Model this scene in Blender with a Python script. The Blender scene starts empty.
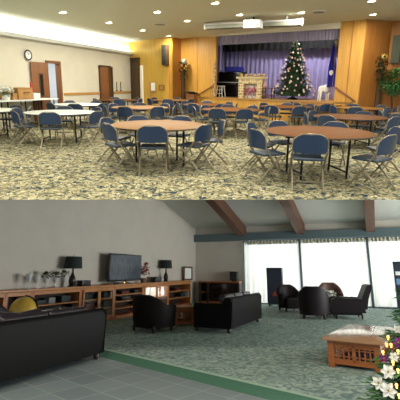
import bpy, bmesh, math, random
from mathutils import Vector, Matrix
random.seed(7)
C = bpy.context.scene.collection
PI = math.pi
R = math.radians

# ------------------------------------------------------------------ camera geometry
F = 385.0
P = 177.0                       # row of the optical axis
HA, HB = 83.0, 270.0            # horizon rows of the upper hall and of the lower lounge
ROLL = .014                     # the hall photograph leans a little
A_P = math.atan((P-HA)/F)       # the camera looks down by this in the hall
B_P = math.atan((HB-P)/F)       # the lounge is seen looking up by this
H = 1.5
CAM = Vector((0, 0, H))
CAM_ROT = Matrix.Rotation(PI/2-A_P, 4, 'X') @ Matrix.Rotation(ROLL, 4, 'Z')
T_B = Matrix.Translation(CAM) @ CAM_ROT @ Matrix.Rotation(PI/2+B_P, 4, 'X').inverted() @ Matrix.Translation(-CAM)
ROOM = 'A'
ROOTS = {'A': [], 'B': []}

def ray(room, u, v):
    x, y = (u-200)/F, (P-v)/F
    if room == 'A': x, y = x*math.cos(ROLL)-y*math.sin(ROLL), y*math.cos(ROLL)+x*math.sin(ROLL)
    t = -A_P if room == 'A' else B_P
    return Vector((x, math.cos(t)-y*math.sin(t), math.sin(t)+y*math.cos(t)))
def hrow(u):
    """row of the horizon in column u"""
    return HA+ROLL*(u-200) if ROOM == 'A' else HB
def fp(u, v, z=0.0):
    d = ray(ROOM, u, v); t = (z-H)/d.z
    return Vector((d.x*t, d.y*t, z))
def pt(u, s, z=0.0):
    """plan point seen in column u (at horizon height) where a metre spans s pixels"""
    t = A_P if ROOM == 'A' else B_P
    d = ray(ROOM, u, hrow(u)); Y = F/math.cos(t)/s
    return Vector((d.x/d.y*Y, Y, z))
def split_plane():
    """kx, ky of the plane z = H + kx*x + ky*y that parts the two storeys"""
    n = ray(ROOM, 0, 199.6).cross(ray(ROOM, 400, 199.6))
    return -n.x/n.z, -n.y/n.z
def along(P0, P1, u, v=None):
    """point of the plan line P0-P1 seen in column u (at the horizon, or at row v)"""
    d = ray(ROOM, u, hrow(u) if v is None else v); r = d.x/d.y
    e = P1-P0
    t = (r*P0.y-P0.x)/(e.x-r*e.y)
    return P0+e*t

# ------------------------------------------------------------------ materials
def lin(h):
    h = h.lstrip('#'); o = []
    for i in (0, 2, 4):
        c = int(h[i:i+2], 16)/255
        o.append(c/12.92 if c <= .04045 else ((c+.055)/1.055)**2.4)
    return (*o, 1)
M = {}
def mat(name, col, rough=.6, metal=0, var=0, scale=8, stretch=None, bump=0, emit=None, estr=0, coat=0, col2=None, spec=.5, detail=4):
    m = bpy.data.materials.new(name); m.use_nodes = True
    nt = m.node_tree; b = nt.nodes['Principled BSDF']
    c = lin(col)
    b.inputs['Base Color'].default_value = c
    b.inputs['Roughness'].default_value = rough
    b.inputs['Metallic'].default_value = metal
    b.inputs['Coat Weight'].default_value = coat
    b.inputs['Coat Roughness'].default_value = .12
    b.inputs['Specular IOR Level'].default_value = spec
    if emit:
        b.inputs['Emission Color'].default_value = lin(emit); b.inputs['Emission Strength'].default_value = estr
    if var or bump or col2:
        tc = nt.nodes.new('ShaderNodeTexCoord'); mp = nt.nodes.new('ShaderNodeMapping')
        nt.links.new(tc.outputs['Object'], mp.inputs[0])
        if stretch: mp.inputs['Scale'].default_value = stretch
        n = nt.nodes.new('ShaderNodeTexNoise'); n.inputs['Scale'].default_value = scale; n.inputs['Detail'].default_value = detail
        nt.links.new(mp.outputs[0], n.inputs[0])
        if var or col2:
            r = nt.nodes.new('ShaderNodeValToRGB')
            r.color_ramp.elements[0].position = .32; r.color_ramp.elements[1].position = .68
            r.color_ramp.elements[0].color = tuple(x*(1-var) for x in c[:3])+(1,)
            r.color_ramp.elements[1].color = lin(col2) if col2 else tuple(min(1, x*(1+var)) for x in c[:3])+(1,)
            nt.links.new(n.outputs[0], r.inputs[0]); nt.links.new(r.outputs[0], b.inputs['Base Color'])
        if bump:
            bu = nt.nodes.new('ShaderNodeBump'); bu.inputs['Strength'].default_value = bump; bu.inputs['Distance'].default_value = .02
            nt.links.new(n.outputs[0], bu.inputs['Height']); nt.links.new(bu.outputs[0], b.inputs['Normal'])
    M[name] = m
    return m

def hall_carpet():
    m = mat('hall_carpet', '#b3a878', .95, spec=.1)
    nt = m.node_tree; b = nt.nodes['Principled BSDF']
    tc = nt.nodes.new('ShaderNodeTexCoord')
    def vor(scale, seed):
        mp = nt.nodes.new('ShaderNodeMapping'); mp.inputs['Location'].default_value = (seed, seed*2, 0)
        nt.links.new(tc.outputs['Object'], mp.inputs[0])
        n = nt.nodes.new('ShaderNodeTexNoise'); n.inputs['Scale'].default_value = scale; n.inputs['Detail'].default_value = 2.5
        n.inputs['Roughness'].default_value = .6; n.inputs['Distortion'].default_value = 1.2
        nt.links.new(mp.outputs[0], n.inputs[0]); return n.outputs[0]
    def ramp(src, a, b_):
        r = nt.nodes.new('ShaderNodeValToRGB'); r.color_ramp.elements[0].position = a; r.color_ramp.elements[1].position = b_
        r.color_ramp.elements[0].color = (0, 0, 0, 1); r.color_ramp.elements[1].color = (1, 1, 1, 1)
        nt.links.new(src, r.inputs[0]); return r.outputs[0]
    def mix(f, a, bcol):
        x = nt.nodes.new('ShaderNodeMix'); x.data_type = 'RGBA'
        nt.links.new(f, x.inputs[0])
        if isinstance(a, tuple): x.inputs[6].default_value = a
        else: nt.links.new(a, x.inputs[6])
        x.inputs[7].default_value = bcol
        return x.outputs[2]
    c = mix(ramp(vor(8, 3.1), .47, .55), lin('#b0aa88'), lin('#877f5d'))
    c = mix(ramp(vor(11, 11.7), .53, .59), c, lin('#4a5044'))
    c = mix(ramp(vor(9, 25.2), .55, .6), c, lin('#2c3e4a'))
    c = mix(ramp(vor(14, 41.2), .6, .65), c, lin('#d6cda6'))
    nt.links.new(c, b.inputs['Base Color'])
def lounge_carpet():
    m = mat('lounge_carpet', '#7f9a8f', .8, spec=.35)
    nt = m.node_tree; b = nt.nodes['Principled BSDF']
    tc = nt.nodes.new('ShaderNodeTexCoord')
    n = nt.nodes.new('ShaderNodeTexNoise'); n.inputs['Scale'].default_value = 5.5; n.inputs['Detail'].default_value = 4; n.inputs['Distortion'].default_value = 2.5
    nt.links.new(tc.outputs['Object'], n.inputs[0])
    r = nt.nodes.new('ShaderNodeValToRGB')
    e = r.color_ramp.elements
    e[0].position = .36; e[0].color = lin('#66807c'); e[1].position = .66; e[1].color = lin('#b2beb4')
    k = e.new(.5); k.color = lin('#90a39b'); k = e.new(.45); k.color = lin('#788d88')
    nt.links.new(n.outputs[0], r.inputs[0]); nt.links.new(r.outputs[0], b.inputs['Base Color'])
def tile_floor():
    m = mat('slate_tile', '#8d979a', .5)
    nt = m.node_tree; b = nt.nodes['Principled BSDF']
    tc = nt.nodes.new('ShaderNodeTexCoord'); mp = nt.nodes.new('ShaderNodeMapping')
    nt.links.new(tc.outputs['Object'], mp.inputs[0])
    br = nt.nodes.new('ShaderNodeTexBrick')
    br.offset = 0; br.inputs['Scale'].default_value = 1; br.inputs['Brick Width'].default_value = .45; br.inputs['Row Height'].default_value = .45
    br.inputs['Mortar Size'].default_value = .012
    br.inputs['Color1'].default_value = lin('#757f83'); br.inputs['Color2'].default_value = lin('#838d90'); br.inputs['Mortar'].default_value = lin('#949d9e')
    nt.links.new(mp.outputs[0], br.inputs[0]); nt.links.new(br.outputs[0], b.inputs['Base Color'])
def sheer():
    m = bpy.data.materials.new('sheer_curtain'); m.use_nodes = True; nt = m.node_tree
    o = nt.nodes['Material Output']; nt.nodes.remove(nt.nodes['Principled BSDF'])
    d = nt.nodes.new('ShaderNodeBsdfDiffuse'); d.inputs[0].default_value = (.85, .85, .82, 1)
    t = nt.nodes.new('ShaderNodeBsdfTranslucent'); t.inputs[0].default_value = (.9, .9, .87, 1)
    x = nt.nodes.new('ShaderNodeMixShader'); x.inputs[0].default_value = .6
    nt.links.new(d.outputs[0], x.inputs[1]); nt.links.new(t.outputs[0], x.inputs[2]); nt.links.new(x.outputs[0], o.inputs[0])
    M['sheer'] = m
def pane():
    m = bpy.data.materials.new('window_glass'); m.use_nodes = True; nt = m.node_tree
    o = nt.nodes['Material Output']; nt.nodes.remove(nt.nodes['Principled BSDF'])
    g = nt.nodes.new('ShaderNodeBsdfGlossy'); g.inputs['Roughness'].default_value = .02
    t = nt.nodes.new('ShaderNodeBsdfTransparent')
    x = nt.nodes.new('ShaderNodeMixShader'); x.inputs[0].default_value = .07
    nt.links.new(t.outputs[0], x.inputs[1]); nt.links.new(g.outputs[0], x.inputs[2]); nt.links.new(x.outputs[0], o.inputs[0])
    M['glass'] = m
hall_carpet(); lounge_carpet(); tile_floor(); sheer(); pane()
mat('cream_wall', '#cfcbb9', .85, var=.03, scale=2)
mat('cornice', '#c9cbc6', .8)
mat('hall_ceiling', '#d3d4c0', .9, var=.08, scale=30)
mat('plank_wood', '#cf9c45', .45, var=.12, scale=2, stretch=(7, 7, .5))
mat('plank_yellow', '#c8a143', .45, var=.12, scale=2, stretch=(7, 7, .5))
mat('plank_wood_shade_seam', '#b1752f', .5, var=.12, scale=2, stretch=(7, 7, .5))  # plank wood with the turned walls' shade painted in; also dark seams
mat('door_wood', '#7d4f2c', .5, var=.15, scale=3, stretch=(8, 8, .6))
mat('dark_door', '#4b3720', .5, var=.15, scale=3, stretch=(8, 8, .6))
mat('rail_wood', '#b58a4e', .5)
mat('white_paint', '#e8e6dc', .6)
mat('bright_room', '#dfe4e8', .9)
mat('stage_white', '#efe9d8', .8)
mat('purple_curtain', '#a79fd0', .8, var=.16, scale=3, stretch=(4, 4, .25))
mat('valance_cloth', '#a59fb8', .8, var=.1, scale=4, stretch=(5, 5, .4))
mat('black_cloth', '#0c0d10', .9)
mat('stage_floor', '#b98d4e', .4, var=.1, scale=3)
mat('navy_vinyl', '#213552', .38, var=.08, scale=20, spec=.6)
mat('seat_vinyl', '#34424f', .42, var=.08, scale=20)
mat('tan_steel', '#8d836c', .35, metal=.35)
mat('brown_laminate', '#6d4624', .6, var=.12, scale=3, stretch=(1, 5, 1), spec=.08)
mat('honey_laminate', '#87602f', .5, var=.1, scale=3, stretch=(1, 5, 1), spec=.2)
mat('white_and_glare_laminate', '#d5dcd4', .35, spec=.5)  # the buffet's own white; on round tabletops it paints in pale glare
mat('dark_edge', '#33261c', .5)
mat('black_steel', '#17171a', .45, metal=.3)
mat('white_plastic', '#d3d6d4', .4)
mat('grey_screen', '#8e9183', .6)
mat('lamp_lens', '#fffbe8', .5, emit='#fff3cf', estr=14)
mat('speaker_cloth', '#2d3028', .8, bump=.2, scale=80)
mat('speaker_grey', '#59604f', .8, bump=.2, scale=80)
mat('paper', '#eef0ea', .7)
mat('clock_face', '#e4e6e2', .5)
mat('clock_rim', '#252b38', .4)
mat('black_gloss', '#0c0c0d', .25)
mat('royal_blue', '#2a2fa0', .7, var=.2, scale=8)
mat('cardboard', '#a37a45', .8, var=.1)
mat('mantel_cream', '#e6d2a0', .8)
mb_ = mat('brick_prop', '#e6d2a0', .8)
_t = mb_.node_tree; _c = _t.nodes.new('ShaderNodeTexCoord'); _m = _t.nodes.new('ShaderNodeMapping'); _m.inputs['Rotation'].default_value = (R(90), 0, 0)
_b = _t.nodes.new('ShaderNodeTexBrick'); _b.inputs['Scale'].default_value = 1; _b.inputs['Brick Width'].default_value = .24; _b.inputs['Row Height'].default_value = .12; _b.inputs['Mortar Size'].default_value = .018
_b.inputs['Color1'].default_value = lin('#e3cf9c'); _b.inputs['Color2'].default_value = lin('#a98d5a'); _b.inputs['Mortar'].default_value = lin('#efe2bd')
_t.links.new(_c.outputs['Object'], _m.inputs[0]); _t.links.new(_m.outputs[0], _b.inputs[0]); _t.links.new(_b.outputs[0], _t.nodes['Principled BSDF'].inputs['Base Color'])
mat('brick_prop_dark', '#8f7448', .8)
mat('magenta_print', '#d42a73', .7, col2='#f3c6d2', var=.1, scale=14)
mat('fir', '#385637', .8, var=.4, scale=9)
mat('bark', '#4a3320', .9)
mat('gold', '#d9b45a', .3, metal=.6)
mat('bauble', '#e9d9c3', .3, var=.1)
mat('bauble_pink', '#d8a29a', .3)
mat('star_lamp', '#fff2c8', .4, emit='#ffeab0', estr=4)
mat('flower_white', '#eeeee6', .7)
mat('flower_red', '#8a1a14', .7)
mat('flower_purple', '#8d3a86', .7)
mat('leaf', '#3b6a35', .6, var=.35, scale=12)
mat('leaf_dark', '#274526', .6, var=.35, scale=12)
mat('terracotta', '#6b4a30', .7)
mat('red_wax', '#c4392c', .5)
mat('grey_stone', '#b9b7a6', .8)
# lounge
mat('lounge_wall', '#c6bfb2', .9, var=.03, scale=2)
mat('lounge_ceiling', '#c9c7bf', .9)
mat('teal_beam', '#596a6e', .7)
mat('beam_wood', '#62402d', .6, var=.2, scale=3, stretch=(8, .6, 8))
mat('oak', '#a5602c', .45, var=.18, scale=3, stretch=(1, 1, 7))
mat('oak_light', '#b5783f', .4, var=.14, scale=3, stretch=(7, 1, 1))
mat('table_oak', '#a8602f', .4, var=.15, scale=3, stretch=(1, 7, 7))
mat('table_top_oak', '#b5835a', .2, var=.04, scale=3, stretch=(7, 1, 1), coat=.6)
mat('shelf_dark', '#2c1a10', .7)
mat('dark_glass', '#11161a', .1, coat=.4)
mat('leather_black', '#0c0b0a', .6, bump=.1, scale=60, spec=.15)
mat('leather_plum', '#241d24', .3, bump=.25, scale=14, spec=.6)
mat('leather_brown', '#150e0d', .6, bump=.1, scale=60, spec=.15)
mat('leather_cordovan', '#1f161a', .55, bump=.1, scale=60, spec=.25)
mat('leather_tan', '#5d4038', .5, bump=.15, scale=60)
mat('foot_wood', '#2c1a0f', .4)
mat('shade_black', '#16211f', .8)
mat('lamp_base', '#18140f', .3)
mat('brass', '#a98640', .35, metal=.7)
mat('tv_black', '#0d0e10', .3)
mat('tv_painted_reflection', '#39434f', .16, spec=.25, var=.7, scale=5, stretch=(6, 6, .7))  # reflection of the curtains painted in as grey-blue upright streaks
mat('globe', '#d6ae48', .3, var=.22, scale=5)
mat('crystal', '#c9cdc9', .12, spec=.8)
mat('glow_painted_glass', '#cfd6d2', .25, emit='#e8efe6', estr=.55)  # cabinet light painted on as a glow; the vases are no lamps
mat('bulb_warm', '#ffd890', .4, emit='#ffb858', estr=3)
mat('book_dark', '#23302f', .6)
mat('book_red', '#5e251b', .6)
mat('book_grey', '#8a8b86', .6)
mat('board_navy', '#20283a', .45)
mat('board_face', '#2b3040', .4, var=.25, scale=6)
mat('red_print', '#b5452f', .6)
mat('blue_print', '#6d93bd', .6)
mat('green_band', '#4d7561', .9, var=.1, scale=20, spec=.2)
mat('pale_strip', '#9fb7a4', .8)
mat('green_cloth', '#7f9a80', .8)

# ------------------------------------------------------------------ mesh builder
class MB:
    def __init__(s): s.bm = bmesh.new()
    def _new(s, fn, mx=None, bev=0, seg=2):
        t = bmesh.new(); fn(t)
        if bev: bmesh.ops.bevel(t, geom=t.edges[:], offset=bev, segments=seg, profile=.6, affect='EDGES')
        if mx is not None: t.transform(mx)
        me = bpy.data.meshes.new('tmp'); t.to_mesh(me); t.free()
        s.bm.from_mesh(me); bpy.data.meshes.remove(me)
        return s
    def box(s, c, d, rot=None, bev=0, seg=2):
        mx = Matrix.Translation(Vector(c)) @ (rot if rot is not None else Matrix.Identity(4))
        def fn(t):
            bmesh.ops.create_cube(t, size=1); t.transform(Matrix.Diagonal((*d, 1)))
        return s._new(fn, mx, bev, seg)
    def bar(s, p0, p1, w, h, bev=0):
        p0, p1 = Vector(p0), Vector(p1); e = p1-p0
        q = e.to_track_quat('Y', 'Z').to_matrix().to_4x4()
        return s.box((p0+p1)/2, (w, e.length, h), q, bev)
    def cyl(s, p0, p1, r0, r1=None, seg=10):
        p0, p1 = Vector(p0), Vector(p1); e = p1-p0
        q = Matrix.Translation((p0+p1)/2) @ e.to_track_quat('Z', 'Y').to_matrix().to_4x4()
        r1 = r0 if r1 is None else r1
        return s._new(lambda t: bmesh.ops.create_cone(t, cap_ends=True, segments=seg, radius1=r0, radius2=max(r1, 1e-4), depth=e.length), q)
    def ball(s, c, r, sc=(1, 1, 1), seg=12, rot=None):
        mx = Matrix.Translation(Vector(c)) @ (rot if rot is not None else Matrix.Identity(4)) @ Matrix.Diagonal((*sc, 1))
        return s._new(lambda t: bmesh.ops.create_uvsphere(t, u_segments=seg, v_segments=max(6, seg//2+1), radius=r), mx)
    def lathe(s, prof, c=(0, 0, 0), seg=20):
        def fn(t):
            rings = []
            for r, z in prof:
                rings.append([t.verts.new((r*math.cos(2*PI*i/seg), r*math.sin(2*PI*i/seg), z)) for i in range(seg)])
            for a, b in zip(rings, rings[1:]):
                for i in range(seg): t.faces.new((a[i], a[(i+1) % seg], b[(i+1) % seg], b[i]))
            t.faces.new(rings[0][::-1]); t.faces.new(rings[-1])
        return s._new(fn, Matrix.Translation(Vector(c)))
    def tube(s, pts, r, seg=8, closed=False):
        pts = [Vector(p) for p in pts]
        def fn(t):
            rings = []; n = len(pts)
            for i, p in enumerate(pts):
                a = pts[i-1] if (i > 0 or closed) else p
                b = pts[(i+1) % n] if (i < n-1 or closed) else p
                q = (b-a).to_track_quat('Z', 'Y').to_matrix()
                rings.append([t.verts.new(p+q @ Vector((r*math.cos(2*PI*k/seg), r*math.sin(2*PI*k/seg), 0))) for k in range(seg)])
            prs = list(zip(rings, rings[1:]))+([(rings[-1], rings[0])] if closed else [])
            for a, b in prs:
                for k in range(seg): t.faces.new((a[k], a[(k+1) % seg], b[(k+1) % seg], b[k]))
            if not closed: t.faces.new(rings[0][::-1]); t.faces.new(rings[-1])
        return s._new(fn)
    def grid(s, rows, closed_u=False, caps=False):
        def fn(t):
            vs = [[t.verts.new(Vector(p)) for p in r] for r in rows]
            m = len(vs[0])
            for a, b in zip(vs, vs[1:]):
                for k in range(m if closed_u else m-1):
                    t.faces.new((a[k], a[(k+1) % m], b[(k+1) % m], b[k]))
            if caps: t.faces.new(vs[0][::-1]); t.faces.new(vs[-1])
        return s._new(fn)
    def prism(s, pts, vec):
        """polygon (3D points) swept along vec"""
        pts = [Vector(p) for p in pts]; vec = Vector(vec)
        def fn(t):
            a = [t.verts.new(p) for p in pts]; b = [t.verts.new(p+vec) for p in pts]; n = len(pts)
            t.faces.new(a[::-1]); t.faces.new(b)
            for i in range(n): t.faces.new((a[i], a[(i+1) % n], b[(i+1) % n], b[i]))
        return s._new(fn)
    def leafcard(s, c, dirn, up, L, W):
        """a small folded leaf"""
        c = Vector(c); d = Vector(dirn).normalized(); n = Vector(up); w = d.cross(n)
        if w.length < 1e-3: w = d.cross(Vector((1, 0, 0)))
        w.normalize(); n = w.cross(d)
        bm = s.bm
        a = bm.verts.new(c); m = bm.verts.new(c+d*L*.5-n*W*.12); b = bm.verts.new(c+d*L)
        l = bm.verts.new(c+d*L*.45+w*W*.5+n*W*.1); r = bm.verts.new(c+d*L*.45-w*W*.5+n*W*.1)
        bm.faces.new((a, m, l)); bm.faces.new((m, b, l)); bm.faces.new((a, r, m)); bm.faces.new((m, r, b))
        return s
    def build(s, name, m, parent=None, loc=None, rotz=0, smooth=True):
        bmesh.ops.recalc_face_normals(s.bm, faces=s.bm.faces[:])
        me = bpy.data.meshes.new(name); s.bm.to_mesh(me); s.bm.free()
        me.materials.append(M[m] if isinstance(m, str) else m)
        if smooth:
            me.polygons.foreach_set('use_smooth', [True]*len(me.polygons))
            try: me.set_sharp_from_angle(angle=R(38))
            except Exception: pass
        o = bpy.data.objects.new(name, me); C.objects.link(o)
        if parent is not None: o.parent = parent
        else: ROOTS[ROOM].append(o)
        if loc is not None: o.location = loc
        o.rotation_euler = (0, 0, rotz)
        return o

def thing(name, label, cat, loc=(0, 0, 0), rotz=0, group=None):
    o = bpy.data.objects.new(name, None); C.objects.link(o); o.empty_display_size = .1
    o.location = loc; o.rotation_euler = (0, 0, rotz); o['label'] = label; o['category'] = cat
    if group: o['group'] = group
    ROOTS[ROOM].append(o); return o
def tag(o, label, cat, group=None):
    o['label'] = label; o['category'] = cat
    if group: o['group'] = group
    return o
def struct(o): o['kind'] = 'structure'; return o
def dup(root, loc, rotz, label=None, group=None):
    r = root.copy(); C.objects.link(r); r.location = loc; r.rotation_euler = (0, 0, rotz); ROOTS[ROOM].append(r)
    if label: r['label'] = label
    if group: r['group'] = group
    for ch in list(root.children):
        c = ch.copy(); C.objects.link(c); c.parent = r
        for g in list(ch.children):
            d = g.copy(); C.objects.link(d); d.parent = c
    return r
def area(loc, direction, size, power, col=(1, 1, 1), sy=None, name='lamp_light'):
    l = bpy.data.lights.new(name, 'AREA'); l.energy = power; l.color = col; l.size = size
    if sy: l.shape = 'RECTANGLE'; l.size_y = sy
    o = bpy.data.objects.new(name, l); C.objects.link(o); o.location = loc
    o.rotation_euler = Vector(direction).to_track_quat('-Z', 'Y').to_euler()
    ROOTS[ROOM].append(o); return o

# ================================================================== UPPER HALL
ROOM = 'A'
CEIL = 3.95
def ceil_z(x): return 3.36+.04*(x+5.2)
kx, ky = split_plane()
# left wall line, end wall, stage wall, right wall (plan)
LW0, LW1 = pt(48, 27.8), pt(105, 22.2)
LWE = along(LW0, LW1, 131); LWS = along(LW0, LW1, -60)
PC = pt(171, 21.5)
PS = pt(181, 20.5)
PR = pt(360, 26.8)
PQ = pt(385, 25.6)
PZ = pt(455, 28.0)
def wallquad(name, a, b, z0, z1, m, th=.12, back=1):
    e = (b-a); n = Vector((-e.y, e.x, 0)).normalized()*th*back
    return struct(MB().prism([(a.x, a.y, z0), (b.x, b.y, z0), (b.x, b.y, z1), (a.x, a.y, z1)], n).build(name, m, smooth=False))
# floor wedge: the hall floor and the thickness under it
sl = MB()
x0, x1, ye = -10.5, 12.5, 25.5
pts_t = [(x0, -(H+kx*x0)/ky), (x1, -(H+kx*x1)/ky), (x1, ye), (x0, ye)]
def fn(t):
    a = [t.verts.new((x, y, 0)) for x, y in pts_t]
    b = [t.verts.new((x, y, H+kx*x+ky*y-.002)) for x, y in pts_t]
    t.faces.new(a); t.faces.new(b[::-1])
    for i in range(4): t.faces.new((a[i], b[i], b[(i+1) % 4], a[(i+1) % 4]))
sl._new(fn)
struct(sl.build('floor', 'hall_carpet', smooth=False))
struct(MB().prism([(-11, .4, ceil_z(-11)), (13, .4, ceil_z(13)), (13, 26, ceil_z(13)), (-11, 26, ceil_z(-11))], (0, 0, .1)).build('ceiling', 'hall_ceiling', smooth=False))

# left wall with two door openings, above it the lit cove
eL = (LWE-LWS).normalized(); nL = Vector((eL.y, -eL.x, 0))     # nL points into the room
def onL(u, off=0): return along(LW0+nL*off, LW1+nL*off, u)
LEDGE = 2.82
da, db = onL(47.5), onL(60.5)
DH = 2.12
def lprism(mb, a, b, z0, z1, th=.14):
    return mb.prism([(a.x, a.y, z0), (b.x, b.y, z0), (b.x, b.y, z1), (a.x, a.y, z1)], -nL*th)
wl = MB()
lprism(wl, LWS, da, 0, CEIL); lprism(wl, da, db, DH, CEIL); lprism(wl, db, LWE, 0, CEIL)
struct(wl.build('wall_left', 'cream_wall', smooth=False))
cv = MB()
cv.prism([tuple(LWS+Vector((0, 0, LEDGE))), tuple(LWS+nL*.22+Vector((0, 0, LEDGE))), tuple(LWS+nL*.22+Vector((0, 0, LEDGE+.12))), tuple(LWS+nL*.2+Vector((0, 0, LEDGE+.12))), tuple(LWS+nL*.2+Vector((0, 0, LEDGE+.03))), tuple(LWS+Vector((0, 0, LEDGE+.03)))], LWE-LWS)
struct(cv.build('trim_cove', 'cornice', smooth=False))
# chair rail
cr = MB()
for a, b in ((LWS, onL(30)), (onL(63), onL(99)), (onL(113), LWE)):
    cr.prism([(a.x, a.y, .96), tuple(a+nL*.03+Vector((0, 0, .96))), tuple(a+nL*.03+Vector((0, 0, 1.06))), (a.x, a.y, 1.06)], b-a)
struct(cr.build('trim_chair_rail', 'rail_wood', smooth=False))
# side room behind the open door
sr = MB(); mid = (da+db)/2
for a, b in ((da-eL*.6-nL*2.0, db+eL*1.6-nL*2.0),): lprism(sr, a, b, 0, 2.7, .1)
sr.prism([tuple(da-eL*.6-nL*.14), tuple(db+eL*1.6-nL*.14), tuple(db+eL*1.6-nL*2.1), tuple(da-eL*.6-nL*2.1)], (0, 0, -.02))
sr.prism([tuple(db+eL*1.6-nL*.14), tuple(db+eL*1.7-nL*.14), tuple(db+eL*1.7-nL*2.1), tuple(db+eL*1.6-nL*2.1)], (0, 0, 2.7))
struct(sr.build('wall_side_room', 'bright_room', smooth=False))
area(mid-nL*1.0+Vector((0, 0, 2.6)), (0, 0, -1), 1.2, 70, (.95, .98, 1), name='side_room_light')
# a trolley with linen seen in the side room
tq = thing('linen_trolley', 'blue-grey trolley with white linen seen through the open door', 'trolley', mid-nL*1.1+Vector((0, 0, .0)), math.atan2(eL.y, eL.x))
MB().box((0, 0, .5), (.9, .5, .5), bev=.02).build('cabinet_body', 'book_dark', tq)
MB().box((0, 0, .82), (.9, .5, .14), bev=.04).build('folded_linen', 'flower_white', tq)
t4 = MB()
for sx in (-1, 1):
    for sy in (-1, 1): t4.cyl((sx*.4, sy*.2, 0), (sx*.4, sy*.2, .25), .03)
t4.build('leg', 'black_steel', tq)

fr = MB()
rz = math.atan2(eL.y, eL.x)
for q in (da, db): fr.prism([tuple(q-eL*.05+nL*.03), tuple(q+eL*.05+nL*.03), tuple(q+eL*.05-nL*.16), tuple(q-eL*.05-nL*.16)], (0, 0, DH+.05))
fr.prism([tuple(da-eL*.05+nL*.03+Vector((0, 0, DH))), tuple(db+eL*.05+nL*.03+Vector((0, 0, DH))), tuple(db+eL*.05-nL*.16+Vector((0, 0, DH))), tuple(da-eL*.05-nL*.16+Vector((0, 0, DH)))], (0, 0, .09))
struct(fr.build('trim_door_frame', 'door_wood', smooth=False))
# door leaf swung open flat against the wall
def door_leaf(name, a, width, m='door_wood', win=True, ddir=-1):
    d = bpy.data.objects.new(name, None); C.objects.link(d); ROOTS[ROOM].append(d); struct(d)
    d.location = a; d.rotation_euler = (0, 0, rz)
    MB().box((ddir*width/2, -.03, DH/2+.01), (width, .045, DH-.02), bev=.006).build('leaf_panel', m, d)
    if win:
        MB().box((ddir*width*.45, -.06, 1.35), (.2, .02, .8), bev=.005).build('vision_panel_frame', 'dark_door', d)
        MB().box((ddir*width*.45, -.072, 1.35), (.13, .012, .72)).build('vision_panel_glass', 'dark_glass', d)
    hd = MB(); hd.cyl((ddir*width*.9, -.05, 1.0), (ddir*width*.9, -.12, 1.0), .02); hd.cyl((ddir*width*.9, -.11, 1.0), (ddir*width*.78, -.11, 1.0), .014)
    hd.build('door_handle', 'brass', d)
    return d
wd = (onL(47)-onL(31)).length
door_leaf('door_1', onL(47, .04), wd)
d2 = door_leaf('door_2', onL(108, .02), (onL(108)-onL(100)).length, win=False)
f2 = MB()
for q in (onL(99.6), onL(108.6), onL(111.6)):
    f2.prism([tuple(q-eL*.05), tuple(q+eL*.05), tuple(q+eL*.05+nL*.06), tuple(q-eL*.05+nL*.06)], (0, 0, DH+.04))
f2.prism([tuple(onL(99.6)+Vector((0, 0, DH))), tuple(onL(111.6)+Vector((0, 0, DH))), tuple(onL(111.6, .06)+Vector((0, 0, DH))), tuple(onL(99.6, .06)+Vector((0, 0, DH)))], (0, 0, .08))
f2.prism([tuple(onL(108.6)), tuple(onL(111.6)), tuple(onL(111.6, .03)), tuple(onL(108.6, .03))], (0, 0, DH))
struct(f2.build('trim_side_door_frame', 'dark_door', smooth=False))

# clock
ck = thing('wall_clock', 'round white wall clock with a dark rim above the open door', 'clock', onL(29.5, .02)+Vector((0, 0, H+25.5/31.0)), rz)
MB().cyl((0, 0, 0), (0, -.045, 0), .15, seg=28).build('clock_face', 'clock_face', ck)
rim = MB(); rim.tube([(.152*math.cos(2*PI*i/28), -.04, .152*math.sin(2*PI*i/28)) for i in range(28)], .022, 8, True); rim.build('rim', 'clock_rim', ck)
tk = MB()
for i in range(12):
    a_ = i*PI/6; tk.box((.12*math.sin(a_), -.047, .12*math.cos(a_)), (.01, .004, .03), Matrix.Rotation(a_, 4, 'Y'))
tk.build('hour_marks', 'clock_rim', ck)
hn = MB(); hn.bar((0, -.05, 0), (.05, -.05, .06), .012, .004); hn.build('hour_hand', 'black_gloss', ck)
hn = MB(); hn.bar((0, -.053, 0), (-.03, -.053, .1), .009, .004); hn.build('minute_hand', 'black_gloss', ck)

# two slim dark hooks on the wall right of the far door
for q, lb in ((115.5, 'slim dark wall-mounted candle holder nearer the closed brown door'), (119.5, 'slim dark wall-mounted candle holder nearer the dark doorway')):
    h_ = thing('candle_holder', lb, 'candle holder', onL(q, .0)+Vector((0, 0, 1.08)), rz, 'wall candle holders')
    m_ = MB(); m_.cyl((0, -.06, 0), (0, -.06, .3), .016); m_.lathe([(.03, 0), (.045, .03), (.012, .05)], (0, -.06, 0), 12); m_.box((0, -.03, .02), (.02, .06, .03)); m_.build('holder', 'black_steel', h_)
    m_ = MB(); m_.cyl((0, -.06, .3), (0, -.06, .42), .018); m_.build('candle', 'terracotta', h_)

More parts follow.
